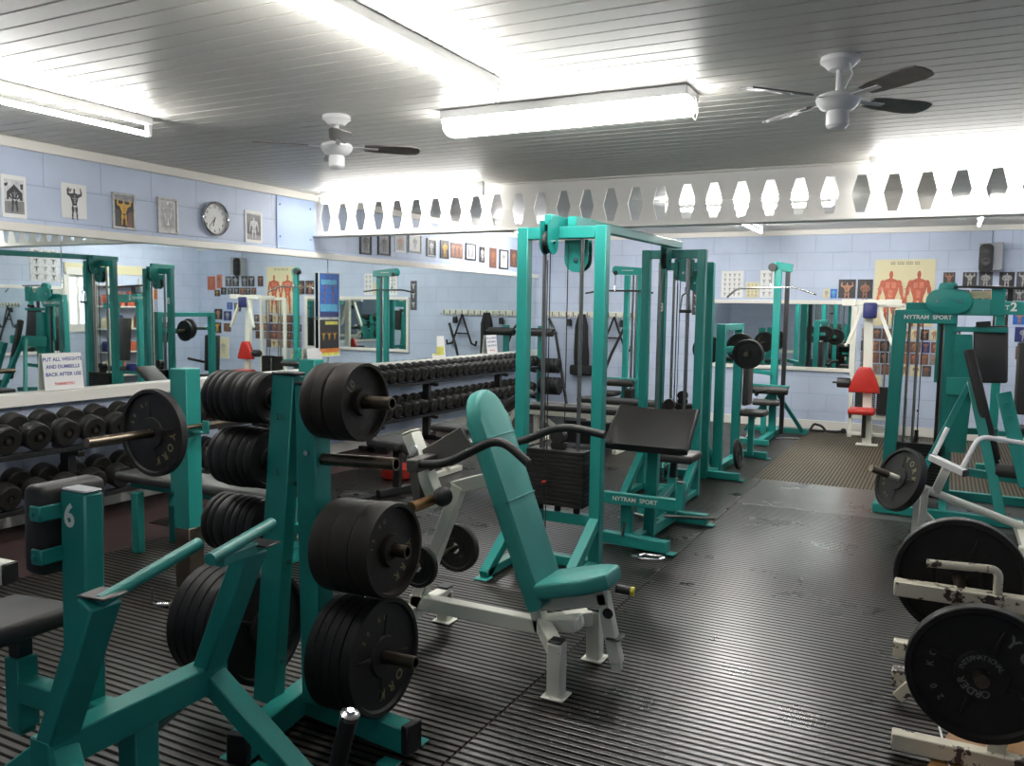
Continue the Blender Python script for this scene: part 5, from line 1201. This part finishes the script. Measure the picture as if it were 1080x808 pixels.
# collage
random.seed(11)
bgs = ['dk','brownbg','bw_dark','bluebg','bw_mid','dk','brownbg','redfig','greyprint','cream','bw_dark']; fgs = ['skin','skin2','greyprint','skin2','skin','pinkred']
rows_z = [1.30,1.14,.99,.84]
words_ = ['top','second','third','bottom']
cnt = 0
for ri,zz in enumerate(rows_z):
    x = -.96; k = 0
    while x < .15:
        w_ = random.choice((.10,.11,.12,.13)); k += 1
        if not (ri == 3 and k > 7):
            photo((x+w_/2,WB,zz),X,w_-.008,.135,'small pose photo, %s along the %s collage row behind the lettered machine'%(ordw(k),words_[ri]),random.choice(bgs),random.choice(fgs),None,.01,None,random.choice(('flex','arms','hang')),group='photo collage on the end wall',fs=.9)
        x += w_+.004
more = [(.02,1.985,.13,.19,'dk','skin2'),(.245,1.985,.15,.19,'dk','greyprint'),(.415,1.985,.15,.19,'bw_dark','greyprint'),(.64,1.985,.16,.19,'dk','greyprint'),(.82,1.985,.16,.19,'bw_dark','greyprint'),(1.06,1.98,.14,.26,'pinkred','skin2'),(1.27,1.95,.2,.26,'redfig','skin'),
 (.19,1.80,.12,.13,'bw_dark','skin'),(.33,1.80,.12,.13,'dk','greyprint'),(.47,1.80,.13,.13,'brownbg','skin'),(.62,1.80,.13,.13,'dk','greyprint'),(.78,1.80,.14,.13,'bw_dark','greyprint'),(.95,1.80,.14,.13,'dk','greyprint'),(1.12,1.76,.13,.12,'dk','yellowfig'),
 (.86,1.33,.20,.18,'bluebg','greyprint'),(.87,1.11,.18,.16,'brownbg','skin2'),(1.10,1.36,.2,.2,'dk','skin'),(1.13,1.10,.2,.2,'dk','yellowfig'),(.60,1.50,.16,.16,'dk','yellowfig'),(.80,1.52,.14,.14,'bluebright','skin')]
wd_ = ['in the upper row','in the middle row','in the low group']
for k,(x,zz,w_,h_,bg_,fg_) in enumerate(more):
    q_ = 0 if k < 7 else 1 if k < 14 else 2; kk = k+1 if k < 7 else k-6 if k < 14 else k-13
    photo((x,WB,zz),X,w_,h_,'pose photo under the speaker, %s from the anatomy chart %s'%(ordw(kk),wd_[q_]),bg_,fg_,None,.01,None,random.choice(('flex','arms')),group='photos under the wall speaker',fs=.9)
photo((-.62,WB,.62) if False else (-.73,WB,.98) if False else (.98,WB,.72),X,.30,.40,'cream certificate low on the end wall behind the machine with a 2','cream','greyprint','whitetrim',.012,None,'hang','certificate',fs=.6)
photo((-.87,WB-.0,.64),X,.36,.24,'cream exercise sheet behind the red seat machine stacks','cream','greyprint',None,.012,None,'hang','exercise_sheet',fs=.0001,extra=dots(['bw_mid','greyprint'],2,5,.05,.95))
# speaker
t = thing('wall_speaker','grey wall speaker with black front high on the end wall','speaker',(.44,WB-.15,2.08))
MB().prism([(-.125,-.17),(.125,-.15),(.125,.18),(-.125,.17)],(.45,WB-.12,2.245),X,Z,.16,bev=.012).build('cabinet','frosty',t)
b = MB(); b.prism(rounded(.15,.33,.05),(.40,WB-.212,2.24),V((.94,-.05,0)),Z,.03,bev=.01); b.build('grille','rubber',t)
b = MB(); b.lathe([(0,0),(.05,0),(.056,.008),(.045,.012),(.02,.006),(0,.006)],(.40,WB-.228,2.19),-Y,24).lathe([(0,0),(.03,0),(.034,.006),(.02,.008),(0,.008)],(.40,WB-.228,2.31),-Y,20); b.build('driver','cap',t)
MB().beam((.45,WB-.04,2.25),(.45,WB-.002,2.25),.06,.06).build('bracket','blackmetal',t)
MB().tube([(.46,WB-.006,2.42),(.462,WB-.006,2.60)],.003,6).build('speaker_cable','blackmetal',t)
# window wall poster and shelf, seen in the mirrors
photo((WR,8.70,2.13),-Y,.50,.52,'black and white muscle poster on the window wall beside the window','bw_light','bw_dark',None,.01,None,'flex','poster',fs=.0001,extra=dots(['bw_dark','bw_mid','bw_dark'],4,3,.02,.98))
one(MB().bb((WR-.006,10.75,1.62),(WR-.001,10.87,1.80),bev=.001),'orange_card','orange','plain orange card on the window wall beside the window','card')
# shelf unit under a cream header beside the window, seen in the dumbbell mirrors
t = one(MB().bb((WR-.03,9.02,2.04),(WR-.001,10.55,2.20),bev=.004),'header_board','cream','cream header board above the window and the stock shelves','board')
t = thing('stock_shelves','open stock shelves of dark and red tubs beside the window','shelf unit',(WR-.2,10.0,0))
for yy in (9.58,10.46):
    for xx in (WR-.36,WR-.04): MB().beam((xx,yy,0),(xx,yy,1.98),.035,.035,up=Y).build('post','white',t)
SZ = (.30,.70,1.10,1.48,1.84)
for zz in SZ: MB().bb((WR-.38,9.56,zz-.012),(WR-.02,10.48,zz+.012)).build('shelf','whitetrim',t)
random.seed(5)
for r_,zz in enumerate(SZ[:4]):
    yy = 9.66; k = 0
    while yy < 10.42:
        w_ = random.uniform(.07,.10); h_ = random.uniform(.16,.26); k += 1
        b = MB(); b.lathe([(0,0),(w_*.95,0),(w_,.01),(w_,h_*.82),(w_*.85,h_*.86),(w_*.85,h_),(0,h_)],(WR-.2,yy,zz+.0125),Z,16)
        c_ = random.choice(('dk','redfig','bw_dark','bluebg','brownbg','redfig','cream'))
        one(b,'supplement_tub',c_,'%s tub, %s from the window, %s stock shelf from the floor'%({'dk':'black','redfig':'red','bw_dark':'dark grey','bluebg':'navy','brownbg':'brown','cream':'cream'}[c_],ordw(k),ordw(r_+1)),'tub','tubs on the stock shelves')
        yy += w_*2+.05
scene.view_settings.exposure = EXPO
